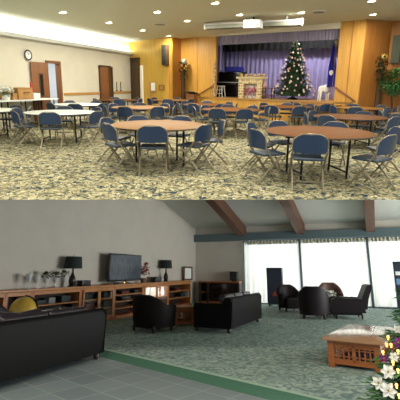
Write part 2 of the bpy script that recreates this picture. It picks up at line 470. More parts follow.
# end wall (dark doorway + yellow plank wall), return, stage wall
eE = (PC-LWE).normalized(); nE = Vector((eE.y, -eE.x, 0))
def onE(u, off=0): return along(LWE+nE*off, PC+nE*off, u)
wallquad('wall_end', LWE, PC, 0, CEIL, 'plank_yellow')
dk = bpy.data.objects.new('door_3', None); C.objects.link(dk); ROOTS[ROOM].append(dk); struct(dk)
dk.location = onE(131.5, .02); rzE = math.atan2(eE.y, eE.x); dk.rotation_euler = (0, 0, rzE)
w3 = (onE(140.5)-onE(131.5)).length
for k in range(2): MB().box((w3*(.25+.5*k), -.02, 1.3), (w3*.48, .05, 2.6), bev=.01).build('leaf_panel', 'dark_door', dk)
MB().box((w3/2, -.03, 2.62), (w3, .08, .1)).build('head', 'dark_door', dk)
o = MB().box((0, 0, 1.15), (.14, .1, 2.3), bev=.01).build('trim_post', 'stage_white', loc=onE(141.8, .06), rotz=rzE); struct(o)
wallquad('wall_return', PC, PS, 0, CEIL, 'plank_wood_shade_seam')
eS = (PR-PS).normalized(); nS = Vector((eS.y, -eS.x, 0)); rzS = math.atan2(eS.y, eS.x)   # nS into the room
def onS(u, off=0, z=0): return along(PS+nS*off, PR+nS*off, u)+Vector((0, 0, z))
OL, OR = along(PS, PR, 215), along(PS, PR, 335)
SF, OT = .86, 3.55
ws = MB()
def sprism(mb, a, b, z0, z1, th=.16):
    return mb.prism([(a.x, a.y, z0), (b.x, b.y, z0), (b.x, b.y, z1), (a.x, a.y, z1)], -nS*th)
sprism(ws, PS, OL, 0, CEIL); sprism(ws, OR, PR, 0, CEIL); sprism(ws, OL, OR, 0, SF)
struct(ws.build('wall_stage', 'plank_wood', smooth=False))
lt = MB(); sprism(lt, PS-nS*-.02, OR+nS*.02, OT, CEIL, .1)
struct(lt.build('trim_lintel', 'stage_white', smooth=False))
gs = MB()
for k in range(1, 3):
    q = OR+(PR-OR)*(k/2.0) if k < 2 else PR
    gs.box(q+nS*.012+Vector((0, 0, CEIL/2)), (.03, .02, CEIL), Matrix.Rotation(rzS, 4, 'Z'))
for q in (PS+(OL-PS)*.5,): gs.box(q+nS*.006+Vector((0, 0, CEIL/2)), (.02, .012, CEIL), Matrix.Rotation(rzS, 4, 'Z'))
struct(gs.build('trim_seams', 'plank_wood_shade_seam', smooth=False))
lip = MB(); lip.prism([tuple(OL+nS*.05+Vector((0, 0, SF-.06))), tuple(OR+nS*.05+Vector((0, 0, SF-.06))), tuple(OR-nS*.15+Vector((0, 0, SF-.06))), tuple(OL-nS*.15+Vector((0, 0, SF-.06)))], (0, 0, .07))
struct(lip.build('trim_stage_edge', 'rail_wood', smooth=False))
SD = 2.6
sf = MB(); sf.prism([tuple(OL-eS*2.2+Vector((0, 0, SF-.08))), tuple(OR+eS*.7+Vector((0, 0, SF-.08))), tuple(OR+eS*.7-nS*(SD+.5)+Vector((0, 0, SF-.08))), tuple(OL-eS*2.2-nS*(SD+.5)+Vector((0, 0, SF-.08)))], (0, 0, .08))
struct(sf.build('floor_stage', 'stage_floor', smooth=False))
sw = MB()
for a, b in ((OL-eS*2.3-nS*(SD+.4), OR+eS*.75-nS*(SD+.4)), (OL-eS*2.3-nS*(SD+.4), OL-eS*2.3-nS*.18), (OR+eS*.75-nS*.18, OR+eS*.75-nS*(SD+.4))):
    e = b-a; n = Vector((-e.y, e.x, 0)).normalized()*.1
    sw.prism([(a.x, a.y, 0), (b.x, b.y, 0), (b.x, b.y, 4.2), (a.x, a.y, 4.2)], n)
struct(sw.build('wall_stage_rear', 'black_cloth', smooth=False))
struct(MB().prism([tuple(OL-eS*2.3-nS*.1+Vector((0, 0, 4.2))), tuple(OR+eS*.75-nS*.1+Vector((0, 0, 4.2))), tuple(OR+eS*.75-nS*(SD+.5)+Vector((0, 0, 4.2))), tuple(OL-eS*2.3-nS*(SD+.5)+Vector((0, 0, 4.2)))], (0, 0, .1)).build('ceiling_stage', 'black_cloth', smooth=False))
# right hand walls
wallquad('wall_right_return', PR, PQ, 0, CEIL, 'plank_wood_shade_seam')
wallquad('wall_right', PQ, PZ, 0, CEIL, 'plank_wood_shade_seam')

def drape(name, a, b, z0, z1, amp, folds, m, th=.012, gather=0):
    """pleated cloth hung between plan points a and b"""
    e = b-a; L = e.length; e = e.normalized(); n = Vector((e.y, -e.x, 0))
    N = folds*8
    front, rows = [], []
    for z in [z1+(z0-z1)*k/5 for k in range(6)]:
        row = []
        for i in range(N+1):
            ph = i/8*2*PI; k = amp*(math.sin(ph)+.35*math.sin(ph*.37+1.3))
            row.append(a+e*(L*i/N)+n*k+Vector((0, 0, z)))
        for i in range(N, -1, -1):
            ph = i/8*2*PI; k = amp*(math.sin(ph)+.35*math.sin(ph*.37+1.3))
            row.append(a+e*(L*i/N)+n*(k-th)+Vector((0, 0, z)))
        rows.append(row)
    mb = MB(); mb.grid(rows, closed_u=True, caps=True)
    return mb
o = drape('curtain', OL-eS*2.15-nS*SD, OR+eS*.68-nS*SD, SF+.02, 4.0, .06, 34, 'purple_curtain').build('stage_curtain', 'purple_curtain'); tag(o, 'long purple grey pleated curtain closing the back of the stage', 'curtain')
o = drape('valance', OL-eS*.2-nS*.22, OR+eS*.2-nS*.22, OT-.36, OT+.08, .03, 44, 'valance_cloth').build('stage_valance', 'valance_cloth'); tag(o, 'short lilac gathered valance across the top of the stage opening', 'valance')
o = drape('border', OL-eS*2.0-nS*1.9, OR+eS*.65-nS*1.9, OT-.52, 4.15, .03, 26, 'black_cloth').build('stage_border', 'black_cloth'); tag(o, 'black border cloth hanging just behind the lilac stage valance', 'curtain')
o = drape('leg', OL-eS*1.7-nS*1.6, OL-eS*.55-nS*1.6, SF+.02, 4.1, .06, 6, 'purple_curtain').build('side_curtain', 'purple_curtain'); tag(o, 'purple side curtain at the left edge of the stage beside the piano', 'curtain')

# stage contents ---------------------------------------------------
def onstage(u, back):   # plan point 'back' metres behind the stage front, seen in column u
    a = OL-nS*back; b = OR-nS*back
    q = along(a, b, u); return Vector((q.x, q.y, SF))
def flower_ball(mb, c, r, n, m):
    for i in range(n):
        a_, b_ = random.uniform(0, 2*PI), math.acos(random.uniform(-.6, 1))
        d = Vector((math.sin(b_)*math.cos(a_), math.sin(b_)*math.sin(a_), math.cos(b_)))
        mb.leafcard(Vector(c)+d*r*.4, d, (0, 0, 1), r*.8, r*.5)

# upright piano with a blue cloth
pz = rzS
po = thing('upright_piano', 'black upright piano at the left of the stage', 'piano', onstage(231, 1.2), pz)
MB().box((0, .15, .6), (1.35, .35, 1.15), bev=.02).build('case', 'black_gloss', po)
MB().box((0, -.15, .62), (1.3, .3, .12), bev=.02).build('keybed', 'black_gloss', po)
MB().box((0, -.18, .69), (1.1, .16, .02)).build('keys', 'white_plastic', po)
for sx in (-1, 1): MB().box((sx*.6, -.22, .29), (.08, .1, .58), bev=.01).build('leg', 'black_gloss', po)
o = MB().box((.1, .12, 1.3), (.85, .42, .24), bev=.07, seg=3).build('cloth_bundle', 'royal_blue', None, onstage(231, 1.2), pz); tag(o, 'bundle of royal blue cloth lying on top of the black piano', 'cloth')
# white stool
so = thing('white_stool', 'small white wooden step stool at the left edge of the stage', 'stool', onstage(221, .5), pz)
for sx in (-1, 1):
    for sy in (-1, 1): MB().cyl((sx*.17, sy*.15, 0), (sx*.11, sy*.1, .5), .022).build('leg', 'white_paint', so)
MB().box((0, 0, .51), (.32, .3, .035), bev=.01).build('seat', 'white_paint', so)
for k in (.17, .34): MB().box((0, -.13, k), (.3, .05, .03)).build('step', 'white_paint', so)
# fireplace prop
fo = thing('mantel_fireplace', 'cardboard stage fireplace with cream brick front and mantel', 'fireplace', onstage(252, .7), pz)
fb = MB()
for sx in (-1, 1): fb.box((sx*.46, 0, .42), (.26, .4, .84), bev=.01)
fb.box((0, 0, .74), (.72, .4, .22), bev=.01); fb.box((0, .18, .42), (1.1, .04, .84)); fb.build('brick_surround', 'brick_prop', fo)
MB().box((0, -.03, .9), (1.36, .5, .09), bev=.015).build('mantel_shelf', 'mantel_cream', fo)
MB().box((0, .1, .31), (.66, .03, .6)).build('hearth_backing', 'flower_white', fo)
for i in range(5):
    t_ = thing('poinsettia', 'bright pink potted poinsettia in the hearth of the stage fireplace', 'flower', onstage(252, .7)+eS*(-.24+.12*i)+nS*(.06-.05*(i % 2)), pz, 'poinsettias in the stage hearth')
    MB().lathe([(.04, 0), (.055, .1), (.06, .1)], (0, 0, 0), 12).build('pot', 'white_paint', t_)
    fm = MB(); flower_ball(fm, (0, 0, .26+.06*(i % 2)), .17, 26, None); fm.cyl((0, 0, .08), (0, 0, .26), .012); fm.build('bloom', 'magenta_print', t_)
# little mantel ornaments
for i in range(6):
    o = MB().ball((0, 0, .07), .07, (1, 1, 1), 10).build('mantel_ornament', 'gold', None, onstage(252, .7)+eS*(-.55+.22*i)+Vector((0, 0, .945)), pz)
    o.data.transform(Matrix.Diagonal((1, 1, 1, 1)))
    tag(o, 'small gold ball ornament in the row on top of the stage mantel', 'ornament', 'gold ornaments on the mantel')
# little table / chair on the stage
to = thing('side_table', 'small brown wooden table beside the stage fireplace', 'table', onstage(269, .55), pz)
MB().box((0, 0, .46), (.5, .38, .035), bev=.008).build('tabletop', 'door_wood', to)
for sx in (-1, 1):
    for sy in (-1, 1): MB().box((sx*.21, sy*.15, .22), (.035, .035, .44)).build('leg', 'dark_door', to)
MB().box((0, 0, .15), (.42, .3, .02)).build('lower_shelf', 'door_wood', to)
o = MB().lathe([(.05, 0), (.09, .06), (.05, .2), (.04, .3), (.065, .32)], (0, 0, .4775), 14).build('vase', 'bauble_pink', None, onstage(265, .55), pz); tag(o, 'tall peach vase on the small brown stage table', 'vase')

def fir_tree(root, height, rad, n, m, seed, z0=.15, needle=.14):
    rnd = random.Random(seed)
    mb = MB()
    for i in range(n):
        k = rnd.random()**.62; z = z0+(height-z0)*(1-k)
        rr = rad*(k*.94+.04)*(.86+.16*math.sin(z*26))
        a_ = rnd.uniform(0, 2*PI); q = rnd.uniform(.45, 1)
        d = Vector((math.cos(a_), math.sin(a_), rnd.uniform(-.45, .35)))
        c = Vector((rr*q*math.cos(a_), rr*q*math.sin(a_), z))
        mb.leafcard(c, d, (0, 0, 1), needle*rnd.uniform(.7, 1.3), needle*.42)
    mb.cyl((0, 0, z0), (0, 0, height*.97), rad*.55, .02, 12)
    mb.build('foliage', m, root)
    MB().cyl((0, 0, 0), (0, 0, z0+.2), .05, .045).build('trunk', 'bark', root)
ct = onstage(293.5, .9)
tr = thing('christmas_tree', 'tall green Christmas tree with pale baubles on the stage', 'tree', ct, 0)
TH, TR = 2.45, .92
fir_tree(tr, TH, TR, 3600, 'fir', 3)
MB().lathe([(.22, 0), (.22, .04), (.06, .1)], (0, 0, 0), 16).build('tree_stand', 'black_steel', tr)
sm = MB()
for k in range(5):
    a_ = k*2*PI/5
    sm.prism([(0, -.02, TH+.03), (.035*math.cos(a_-.6), -.02, TH+.03+.035*math.sin(a_-.6)), (.1*math.cos(a_), 0, TH+.03+.1*math.sin(a_)), (.035*math.cos(a_+.6), -.02, TH+.03+.035*math.sin(a_+.6))], (0, .04, 0))
sm.build('star', 'star_lamp', tr)
rb = random.Random(5); base_b = {}
for i in range(96):
    k = (i+.5)/96; k = k**.6; z = .22+(TH-.28)*(1-k); a_ = -PI/2+((i*.618034) % 1-.5)*3.9+rb.uniform(-.3, .3); z += rb.uniform(-.07, .07); rr = TR*(k*.94+.04)*1.0+.03
    mn = 'bauble' if i % 4 else 'bauble_pink'
    loc = ct+Vector((rr*math.cos(a_), rr*math.sin(a_), z))
    if mn not in base_b:
        o = MB().ball((0, 0, 0), .04, (1, 1, 1), 10).cyl((0, 0, .033), (0, 0, .055), .012, seg=6).build('bauble', mn, None, loc); base_b[mn] = o
    else:
        o = base_b[mn].copy(); C.objects.link(o); o.location = loc; ROOTS[ROOM].append(o)
    tag(o, 'pale cream bauble hanging on the stage Christmas tree' if mn == 'bauble' else 'dusty pink bauble hanging on the stage Christmas tree', 'bauble', 'cream baubles on the stage tree' if mn == 'bauble' else 'pink baubles on the stage tree')
# flag
fl = thing('flag_on_pole', 'royal blue flag hanging on a gold-tipped pole at right of stage', 'flag', onstage(332.3, .35), pz)
MB().cyl((0, 0, .03), (0, 0, 2.2), .018).build('pole', 'rail_wood', fl)
MB().lathe([(.16, 0), (.16, .03), (.04, .06)], (0, 0, 0), 16).build('base', 'gold', fl)
MB().ball((0, 0, 2.24), .05, (1, 1, 1.3)).build('finial', 'gold', fl)
rows = []
for k in range(9):
    z = 2.15-k*.2; w = .06+.2*min(1, k/4.)
    rows.append([Vector((-.05-w*.6+w*1.2*i/10, -.04-.05*math.sin(i*1.5), z)) for i in range(11)]+[Vector((-.05-w*.6+w*1.2*i/10, -.025-.05*math.sin(i*1.5), z)) for i in range(10, -1, -1)])
MB().grid(rows, True, True).build('banner', 'royal_blue', fl)
em = MB(); em.ball((-.06, -.1, 1.1), .08, (1, .25, 1.3), 12); em.build('white_emblem', 'white_paint', fl)

# white reindeer figure (one continuous body)
def skin_figure(name, verts, edges, radii, m, parent=None, loc=(0, 0, 0), rotz=0, sub=2):
    me = bpy.data.meshes.new(name); me.from_pydata(verts, edges, [])
    o = bpy.data.objects.new(name, me); C.objects.link(o)
    md = o.modifiers.new('s', 'SKIN'); md.use_smooth_shade = True
    for v, r_ in zip(me.skin_vertices[0].data, radii): v.radius = (r_, r_)
    me.skin_vertices[0].data[0].use_root = True
    sb = o.modifiers.new('u', 'SUBSURF'); sb.levels = sub; sb.render_levels = sub
    me.materials.append(M[m]); o.location = loc; o.rotation_euler = (0, 0, rotz)
    if parent is not None: o.parent = parent
    else: ROOTS[ROOM].append(o)
    return o
V = [(0, 0, .42), (-.15, 0, .43), (-.25, 0, .42), (.13, 0, .44), (.2, 0, .56), (.22, 0, .7), (.33, 0, .68),
     (-.24, .06, .25), (-.27, .06, 0), (-.24, -.06, .25), (-.27, -.06, 0), (.14, .06, .22), (.15, .06, 0), (.14, -.06, .22), (.15, -.06, 0),
     (.2, .07, .82), (.2, -.07, .82), (-.31, 0, .47)]
E = [(0, 1), (1, 2), (0, 3), (3, 4), (4, 5), (5, 6), (2, 7), (7, 8), (2, 9), (9, 10), (3, 11), (11, 12), (3, 13), (13, 14), (5, 15), (5, 16), (2, 17)]
RR = [.11, .11, .1, .11, .07, .07, .035, .04, .025, .04, .025, .04, .025, .04, .025, .02, .02, .03]
dr = thing('reindeer_figure', 'white standing reindeer figure beside the blue flag', 'reindeer', onstage(325.5, .35), pz+R(55))
dr.scale = (1.0, 1.0, 1.15); skin_figure('body', V, E, RR, 'flower_white', dr)
an = MB()
for sy in (-1, 1):
    an.tube([(.2, sy*.04, .78), (.17, sy*.1, .9), (.2, sy*.14, 1.0)], .012, 6); an.tube([(.17, sy*.1, .9), (.25, sy*.12, .95)], .01, 6)
an.build('antlers', 'flower_white', dr)

# flower garland at the left edge of the opening
gl = thing('flower_garland', 'white flower garland hanging down the left edge of the stage opening', 'garland', OL+nS*.07+Vector((0, 0, SF)), rzS)
gm = MB(); gl2 = MB()
for k in range(26):
    z = .05+k*.058; flower_ball(gm if k % 3 else gl2, (.03*math.sin(k*1.7), -.02, z), .075, 12, None)
gm.build('blossoms', 'flower_white', gl); gl2.build('foliage', 'leaf', gl)

# stair hand rails
def handrail(label, a, b, za, zb, posts):
    h_ = thing('handrail', label, 'handrail', (a.x, a.y, 0))
    p0 = Vector((0, 0, za)); p1 = Vector((b.x-a.x, b.y-a.y, zb))
    MB().bar(p0, p1, .05, .07, .01).build('rail', 'door_wood', h_)
    for k in posts:
        q = p0+(p1-p0)*k
        MB().cyl(q+Vector((0, 0, -.02)), q+Vector((0, 0, -.1))-nS*.1, .014).build('bracket', 'brass', h_)
handrail('brown wooden handrail sloping up the wall left of the stage', onS(197, .12), onS(213.5, .12), H-12.2/20.8, H-2.5/21.4, (.15, .85))
handrail('brown wooden handrail sloping down the panel right of the stage', onS(335.5, .12), onS(357, .12), H-2.5/26.0, H-16/26.5, (.15, .85))

# lectern on the floor
lc = thing('lectern', 'dark brown wooden lectern on the floor left of the stage', 'lectern', onS(192, .5), rzS)
MB().box((0, 0, .5), (.44, .36, 1.0), bev=.01).build('body', 'door_wood', lc)
MB().box((0, -.02, 1.06), (.52, .46, .04), Matrix.Rotation(R(-12), 4, 'X'), .01).build('sloped_top', 'dark_door', lc)
MB().box((0, 0, .03), (.5, .42, .06), bev=.01).build('base', 'dark_door', lc)

# flower columns
def flower_column(label, loc, rz_, h, ballm):
    c = thing('flower_column', label, 'flower stand', loc, rz_)
    MB().lathe([(.17, 0), (.17, .08), (.12, .14), (.1, h-.1), (.15, h)], (0, 0, 0), 16).build('column', 'dark_door', c)
    MB().ball((.05, 0, h+.42), .13, (1, 1, 1), 16).build('gold_ball', ballm, c)
    fm = MB()
    for k in range(9): flower_ball(fm, (.1*math.sin(k*2.4), -.08*math.cos(k*1.7), h-.35+.09*k), .16, 22, None)
    fm.build('foliage', 'leaf_dark', c)
    fm = MB()
    for k in range(6): flower_ball(fm, (.13*math.sin(k*2.1), -.12, h-.25+.12*k), .07, 12, None)
    fm.build('blossoms', 'flower_red', c)
qL = onS(183.2, .35)
flower_column('tall dark flower column with a pale ball at left corner of stage', qL, rzS, 2.05, 'grey_stone')
qR = along(PR+Vector((0, -.4, 0)), PQ+Vector((0, -.4, 0)), 379.5)
flower_column('tall dark flower column with a greenish ball right of the stage', qR, rzS, 2.1, 'gold')

# ficus tree
fc = along(PQ+Vector((0, -1.3, 0)), PZ+Vector((0, -1.3, 0)), 394); fc.z = 0
ft = thing('potted_ficus', 'round-headed potted ficus tree at the far right wall', 'tree', fc)
MB().lathe([(.18, 0), (.24, .34), (.25, .36), (.22, .36)], (0, 0, 0), 18).build('pot', 'terracotta', ft)
MB().tube([(0, 0, .3), (.03, 0, .7), (-.02, .02, 1.1), (0, 0, 1.5)], .03).build('trunk', 'bark', ft)
fm = MB(); rnd = random.Random(2)
for i in range(1500):
    a_, b_ = rnd.uniform(0, 2*PI), math.acos(rnd.uniform(-1, 1)); q = .47*rnd.random()**.4
    d = Vector((math.sin(b_)*math.cos(a_), math.sin(b_)*math.sin(a_), math.cos(b_)*.95))
    fm.leafcard(Vector((0, 0, 1.62))+d*q, d+Vector((0, 0, -.4)), (0, 0, 1), .1, .06)
fm.build('foliage', 'leaf', ft)

# speakers on the walls
def wall_speaker(label, loc, rz_, w, h, m):
    s_ = thing('wall_speaker', label, 'speaker', loc, rz_)
    MB().box((0, -.1, 0), (w, .2, h), bev=.015).build('cabinet', 'dark_door' if m == 'speaker_cloth' else m, s_)
    MB().box((0, -.205, 0), (w*.9, .02, h*.94), bev=.005).build('grille', m, s_)
    MB().box((0, -.01, 0), (w*.4, .04, h*.3)).build('bracket', 'black_steel', s_)
wall_speaker('tall dark loudspeaker mounted on the yellow end wall', onE(167, .02)+Vector((0, 0, H+27.5/22.5)), rzE, .3, .9, 'speaker_cloth')
eR = (PZ-PQ).normalized()
qq = along(PQ, PZ, 392.5)
wall_speaker('tall grey-green loudspeaker mounted high on the right wall', qq+Vector((eR.y, -eR.x, 0))*.03+Vector((0, 0, H+35/26.5)), math.atan2(eR.y, eR.x), .3, 1.0, 'speaker_grey')

# notices on the end wall
nb = thing('notice_paper', 'white paper notice on a brown board on the end wall', 'notice', onE(152.5, .03)+Vector((0, 0, H-5/21.5)), rzE)
MB().box((0, 0, 0), (.42, .03, .5)).build('board', 'rail_wood', nb)
MB().box((.05, -.02, .03), (.28, .01, .38)).build('sheet', 'paper', nb)
pf = thing('picture_frame', 'small horizontal brown picture frame right of the paper notice', 'picture frame', onE(161.5, .03)+Vector((0, 0, H-5/21.5)), rzE)
pm = MB()
for s_ in (-1, 1): pm.box((s_*.16, 0, 0), (.03, .03, .24)); pm.box((0, 0, s_*.105), (.34, .03, .03))
pm.build('frame', 'door_wood', pf)
MB().box((0, .005, 0), (.3, .01, .2)).build('picture', 'rail_wood', pf)
es = thing('small_easel', 'small thin easel stand in front of the paper notice', 'easel', onE(151, .5), rzE)
for sx in (-1, 1): MB().cyl((sx*.2, 0, 0), (sx*.04, 0, 1.0), .015).build('leg', 'rail_wood', es)
MB().cyl((0, .3, 0), (0, 0, .95), .015).build('rear_leg', 'rail_wood', es)
MB().box((0, -.03, .5), (.4, .04, .04)).build('ledge', 'rail_wood', es)

# ceiling fittings
def ceil_pt(u, v):
    z = 3.6
    for _ in range(8): q = fp(u, v, z); z = ceil_z(q.x)
    q.z = z-.004; return q
lights_A = [(62.6, 12), (108.9, 22.4), (157, 11.7), (187, 20.6), (168.5, 35.8), (142.5, 30), (215, 2.7), (239.5, 14.4), (301, 12), (371.5, .5), (373, 14), (374, 21)]
desc_A = ['left of the others over the glare-topped table', 'above the closed side door', 'in line over the left aisle', 'second in from the projection screen', 'closest to the end wall speaker', 'above the dark doorway', 'nearest the top edge above the projector', 'just before the projector', 'right of the projector above the screen end', 'nearest of the three at right', 'middle of the three at right', 'farthest of the three at right']
base = None
for (u, v), dsc in zip(lights_A, desc_A):
    q = ceil_pt(u, v)
    lb = 'round recessed ceiling light '+dsc
    if base is None:
        base = thing('ceiling_light', lb, 'ceiling light', q, 0, 'recessed lights in the hall ceiling')
        MB().tube([(.11*math.cos(2*PI*i/24), .11*math.sin(2*PI*i/24), -.012) for i in range(24)], .014, 8, True).build('trim_ring', 'white_paint', base)
        MB().cyl((0, 0, .005), (0, 0, -.015), .1, seg=24).build('lens', 'lamp_lens', base)
    else: dup(base, q, 0, lb)
    area(q+Vector((0, 0, -.03)), (0, 0, -1), .18, 66, (1, .93, .8), name='downlight')
for u, v, lb in ((160, 23.5, 'small round ceiling speaker between the left recessed lights'), (319, 11, 'small round ceiling speaker right of the projection screen')):
    o = thing('ceiling_speaker', lb, 'ceiling speaker', ceil_pt(u, v), 0, 'ceiling speakers')
    MB().lathe([(.2, 0), (.2, -.03), (.17, -.045), (.02, -.05)], (0, 0, 0), 20).build('grille', 'grey_screen', o)
    MB().tube([(.2*math.cos(2*PI*i/20), .2*math.sin(2*PI*i/20), -.015) for i in range(20)], .02, 6, True).build('rim', 'white_paint', o)
# projection screen housing + projector
sa, sb = fp(206, 29, 3.36), fp(302, 23.0, 3.42)
es_ = (sb-sa); Ls = es_.length; rzP = math.atan2(es_.y, es_.x); cs = (sa+sb)/2
ps = thing('projection_screen', 'long pale rolled-up projection screen hanging under the ceiling', 'projection screen', (cs.x, cs.y, 3.42), rzP)
MB().box((0, 0, 0), (Ls, .16, .13), bev=.02).build('housing', 'grey_screen', ps)
MB().box((0, 0, .085), (Ls, .2, .05), bev=.01).build('top_cover', 'white_plastic', ps)
for sx in (-1, 1): MB().box((sx*(Ls/2+.02), 0, .02), (.05, .19, .2), bev=.01).build('end_cap', 'white_plastic', ps)
for sx in (-.35, .35): MB().cyl((sx*Ls, 0, .1), (sx*Ls, 0, ceil_z(cs.x+sx*Ls)-3.42), .02).build('hanger', 'white_plastic', ps)
MB().cyl((-Ls/2+.05, 0, -.07), (Ls/2-.05, 0, -.07), .018).build('bottom_bar', 'black_steel', ps)
pj_ = fp(252, 26, 3.4)
pj = thing('projector', 'white box projector hung from the ceiling before the screen', 'projector', (pj_.x, pj_.y-.35, 3.4), rzP)
MB().box((0, 0, 0), (.56, .42, .26), bev=.03, seg=3).build('body', 'white_plastic', pj)
MB().cyl((.15, .2, 0), (.15, .25, 0), .06, seg=16).build('lens', 'dark_glass', pj)
MB().cyl((0, 0, .12), (0, 0, ceil_z(pj_.x)-3.4), .03).build('ceiling_mount', 'black_steel', pj)
MB().box((0, -.215, -.03), (.4, .01, .06)).build('vent', 'grey_screen', pj)

# ------------------------------------------------------------------ tables and chairs
def make_chair():
    t = thing('folding_chair', '', 'chair', (0, 0, 0), 0, 'navy folding chairs round the hall tables')
    # seat
    MB().box((0, .0, .445), (.43, .41, .04), bev=.018, seg=3).build('seat', 'seat_vinyl', t)
    # backrest: arched panel curved round the sitter
    rows = []
    W, zb, zt = .238, .54, .81
    for k in range(9):
        f = k/8; z = zb+(zt-zb)*f
        w = W*math.sqrt(max(0, 1-max(0, (f-.45)/.55)**2.6*.72))
        if k == 0: w *= .94
        y0 = -.235-.1*(z-.55)
        row = []
        for i in range(9):
            x = -w+2*w*i/8; row.append(Vector((x, y0+.05*(x/W)**2-.012, z)))
        for i in range(8, -1, -1):
            x = -w+2*w*i/8; row.append(Vector((x, y0+.05*(x/W)**2+.016, z)))
        rows.append(row)
    MB().grid(rows, True, True).build('backrest', 'navy_vinyl', t)
    # rim tube following the arch
    arch = [(-.247, .54)]+[(-W*math.sqrt(max(0, 1-max(0, (f-.45)/.55)**2.6*.72))-.012, zb+(zt-zb)*f) for f in (.3, .5, .7, .85, 1)]
    arch += [(-.06, zt+.014)]
    arch = [(x, z) for x, z in arch]+[(-x, z) for x, z in arch[::-1]]
    MB().tube([(x, -.235-.1*(z-.55)+.05*min(1, (x/W)**2)-.004, z) for x, z in arch], .0095, 6).build('back_frame', 'tan_steel', t)
    for s in (-1, 1):
        MB().tube([(s*.247, -.188, .55), (s*.244, -.1, .43), (s*.244, .21, .0)], .0145, 6).build('leg', 'tan_steel', t)
        MB().tube([(s*.22, .12, .425), (s*.22, -.1, .22), (s*.22, -.3, .0)], .0145, 6).build('leg', 'tan_steel', t)
    MB().cyl((-.22, -.2, .115), (.22, -.2, .115), .01, seg=6).build('stretcher', 'tan_steel', t)
    MB().cyl((-.244, .11, .14), (.244, .11, .14), .01, seg=6).build('stretcher', 'tan_steel', t)
    return t
def make_table(m):
    t = thing('round_table', '', 'table', (0, 0, 0), 0, 'round hall tables')
    MB().lathe([(.855, .715), (.872, .722), (.872, .742), (.86, .748)], (0, 0, 0), 48).build('tabletop', m, t)
    MB().tube([(.873*math.cos(2*PI*i/48), .873*math.sin(2*PI*i/48), .73) for i in range(48)], .012, 6, True).build('edge_band', 'dark_edge', t)
    for sx in (-1, 1):
        for sy in (-1, 1):
            MB().cyl((sx*.4, sy*.3, 0), (sx*.4, sy*.3, .715), .02, seg=8).build('leg', 'black_steel', t)
        MB().bar((sx*.4, -.3, .1), (sx*.4, .3, .1), .025, .025).build('stretcher', 'black_steel', t)
    MB().bar((-.7, -.3, .7), (.7, -.3, .7), .03, .035).build('apron_rail', 'black_steel', t)
    MB().bar((-.7, .3, .7), (.7, .3, .7), .03, .035).build('apron_rail', 'black_steel', t)
    return t
chair0 = None; tproto = {}
SIDE = lambda a: ['near side', 'near right side', 'right side', 'far right side', 'far side', 'far left side', 'left side', 'near left side']
def side_name(a):
    a = (a+360) % 360
    n = ['near side', 'near-right side', 'right side', 'far-right side', 'far side', 'far-left side', 'left side', 'near-left side']
    return n[int((a+22.5)//45) % 8]
lectern_at = onS(192, .5); placed = []; seats = []
def table(u, v, m, label, short, chairs, rot=20):
    """chairs: list of (angle, radius offset); 0 = towards the camera, + = to the right"""
    global chair0
    c = fp(u, v, .745); c.z = 0
    if m not in tproto:
        tproto[m] = make_table(m); t = tproto[m]; t.location = c; t.rotation_euler = (0, 0, R(rot))
    else: t = dup(tproto[m], c, R(rot))
    t['label'] = label
    seats.append((t, c, short, chairs))
def seat_all(t, c, short, chairs):
    global chair0
    used = {}
    for ch in chairs:
        a, dr_ = ch[:2]; rr = .85+dr_; tw = ch[2] if len(ch) > 2 else random.uniform(-7, 7)
        p = c+Vector((math.sin(R(a))*rr, -math.cos(R(a))*rr, 0))
        p.z = 0
        if any((p-q).length < .56 for q in placed) or any((p-q[1]).length < 1.0 for q in seats if q[0] is not t) or (p-lectern_at).length < .75: continue
        placed.append(p)
        nm = side_name(a); used[nm] = used.get(nm, 0)+1
        if used[nm] == 1: lb = 'navy folding chair on the %s of the %s' % (nm, short)
        else: lb = 'second navy folding chair on the %s of the %s' % (nm, short)
        rzc = R(a)+R(tw)
        if chair0 is None:
            chair0 = make_chair(); chair0.location = p; chair0.rotation_euler = (0, 0, rzc); o = chair0
        else: o = dup(chair0, p, rzc)
        o['label'] = lb
gen = lambda off=0, n=8, d=.0: [(off+360/n*k, d) for k in range(n)]
table(319, 131.3, 'brown_laminate', 'large brown round folding table nearest the camera at right', 'big front right table',
      [(-26, 0, 18), (37, .12, 0), (-66, .15, 0), (-116, .12, 0), (-152, 0, 0), (147, 0, 0), (95, .3, 0)], 10)
table(159, 124.4, 'honey_laminate', 'honey brown round table in front left of the stage', 'honey front middle table',
      [(-2, -.15, 5), (55, -.05, 0), (-50, -.05, 0), (-108, .05, 0), (-150, 0, 0), (160, 0, 0), (98, .12, 0)], 15)
table(61, 112.0, 'white_and_glare_laminate', 'round table on the left of the hall with glare painted as a white top', 'glare-topped table',
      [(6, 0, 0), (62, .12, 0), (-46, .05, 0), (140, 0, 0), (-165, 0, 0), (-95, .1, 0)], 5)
table(231, 109.2, 'brown_laminate', 'brown round table before the stage fireplace', 'table before the fireplace',
      [(-28, 0, 12), (18, 0, -6), (-85, .05), (85, .05), (135, 0), (-135, 0), (180, 0)], 30)
table(350, 116.4, 'brown_laminate', 'brown round table right behind the big front one', 'table behind the big front one',
      [(-48, 0), (40, .02), (-95, 0), (140, 0), (-140, 0), (178, 0), (92, .1)], 10)
table(362, 107.8, 'honey_laminate', 'round table under the right handrail', 'table under the right handrail', gen(20, 7), 0)
table(140, 107.2, 'honey_laminate', 'pale honey round table before the paper notice', 'table before the paper notice', gen(-15, 7), 0)
table(80, 104.2, 'white_and_glare_laminate', 'pale round table before the cream wall between the doors', 'pale table between the doors', gen(10, 7), 0)
table(207, 104.4, 'brown_laminate', 'brown round table beside the lectern', 'table beside the lectern', gen(25, 7), 0)
table(286, 106.4, 'brown_laminate', 'brown round table before the stage tree', 'table before the stage tree', gen(12, 7), 0)
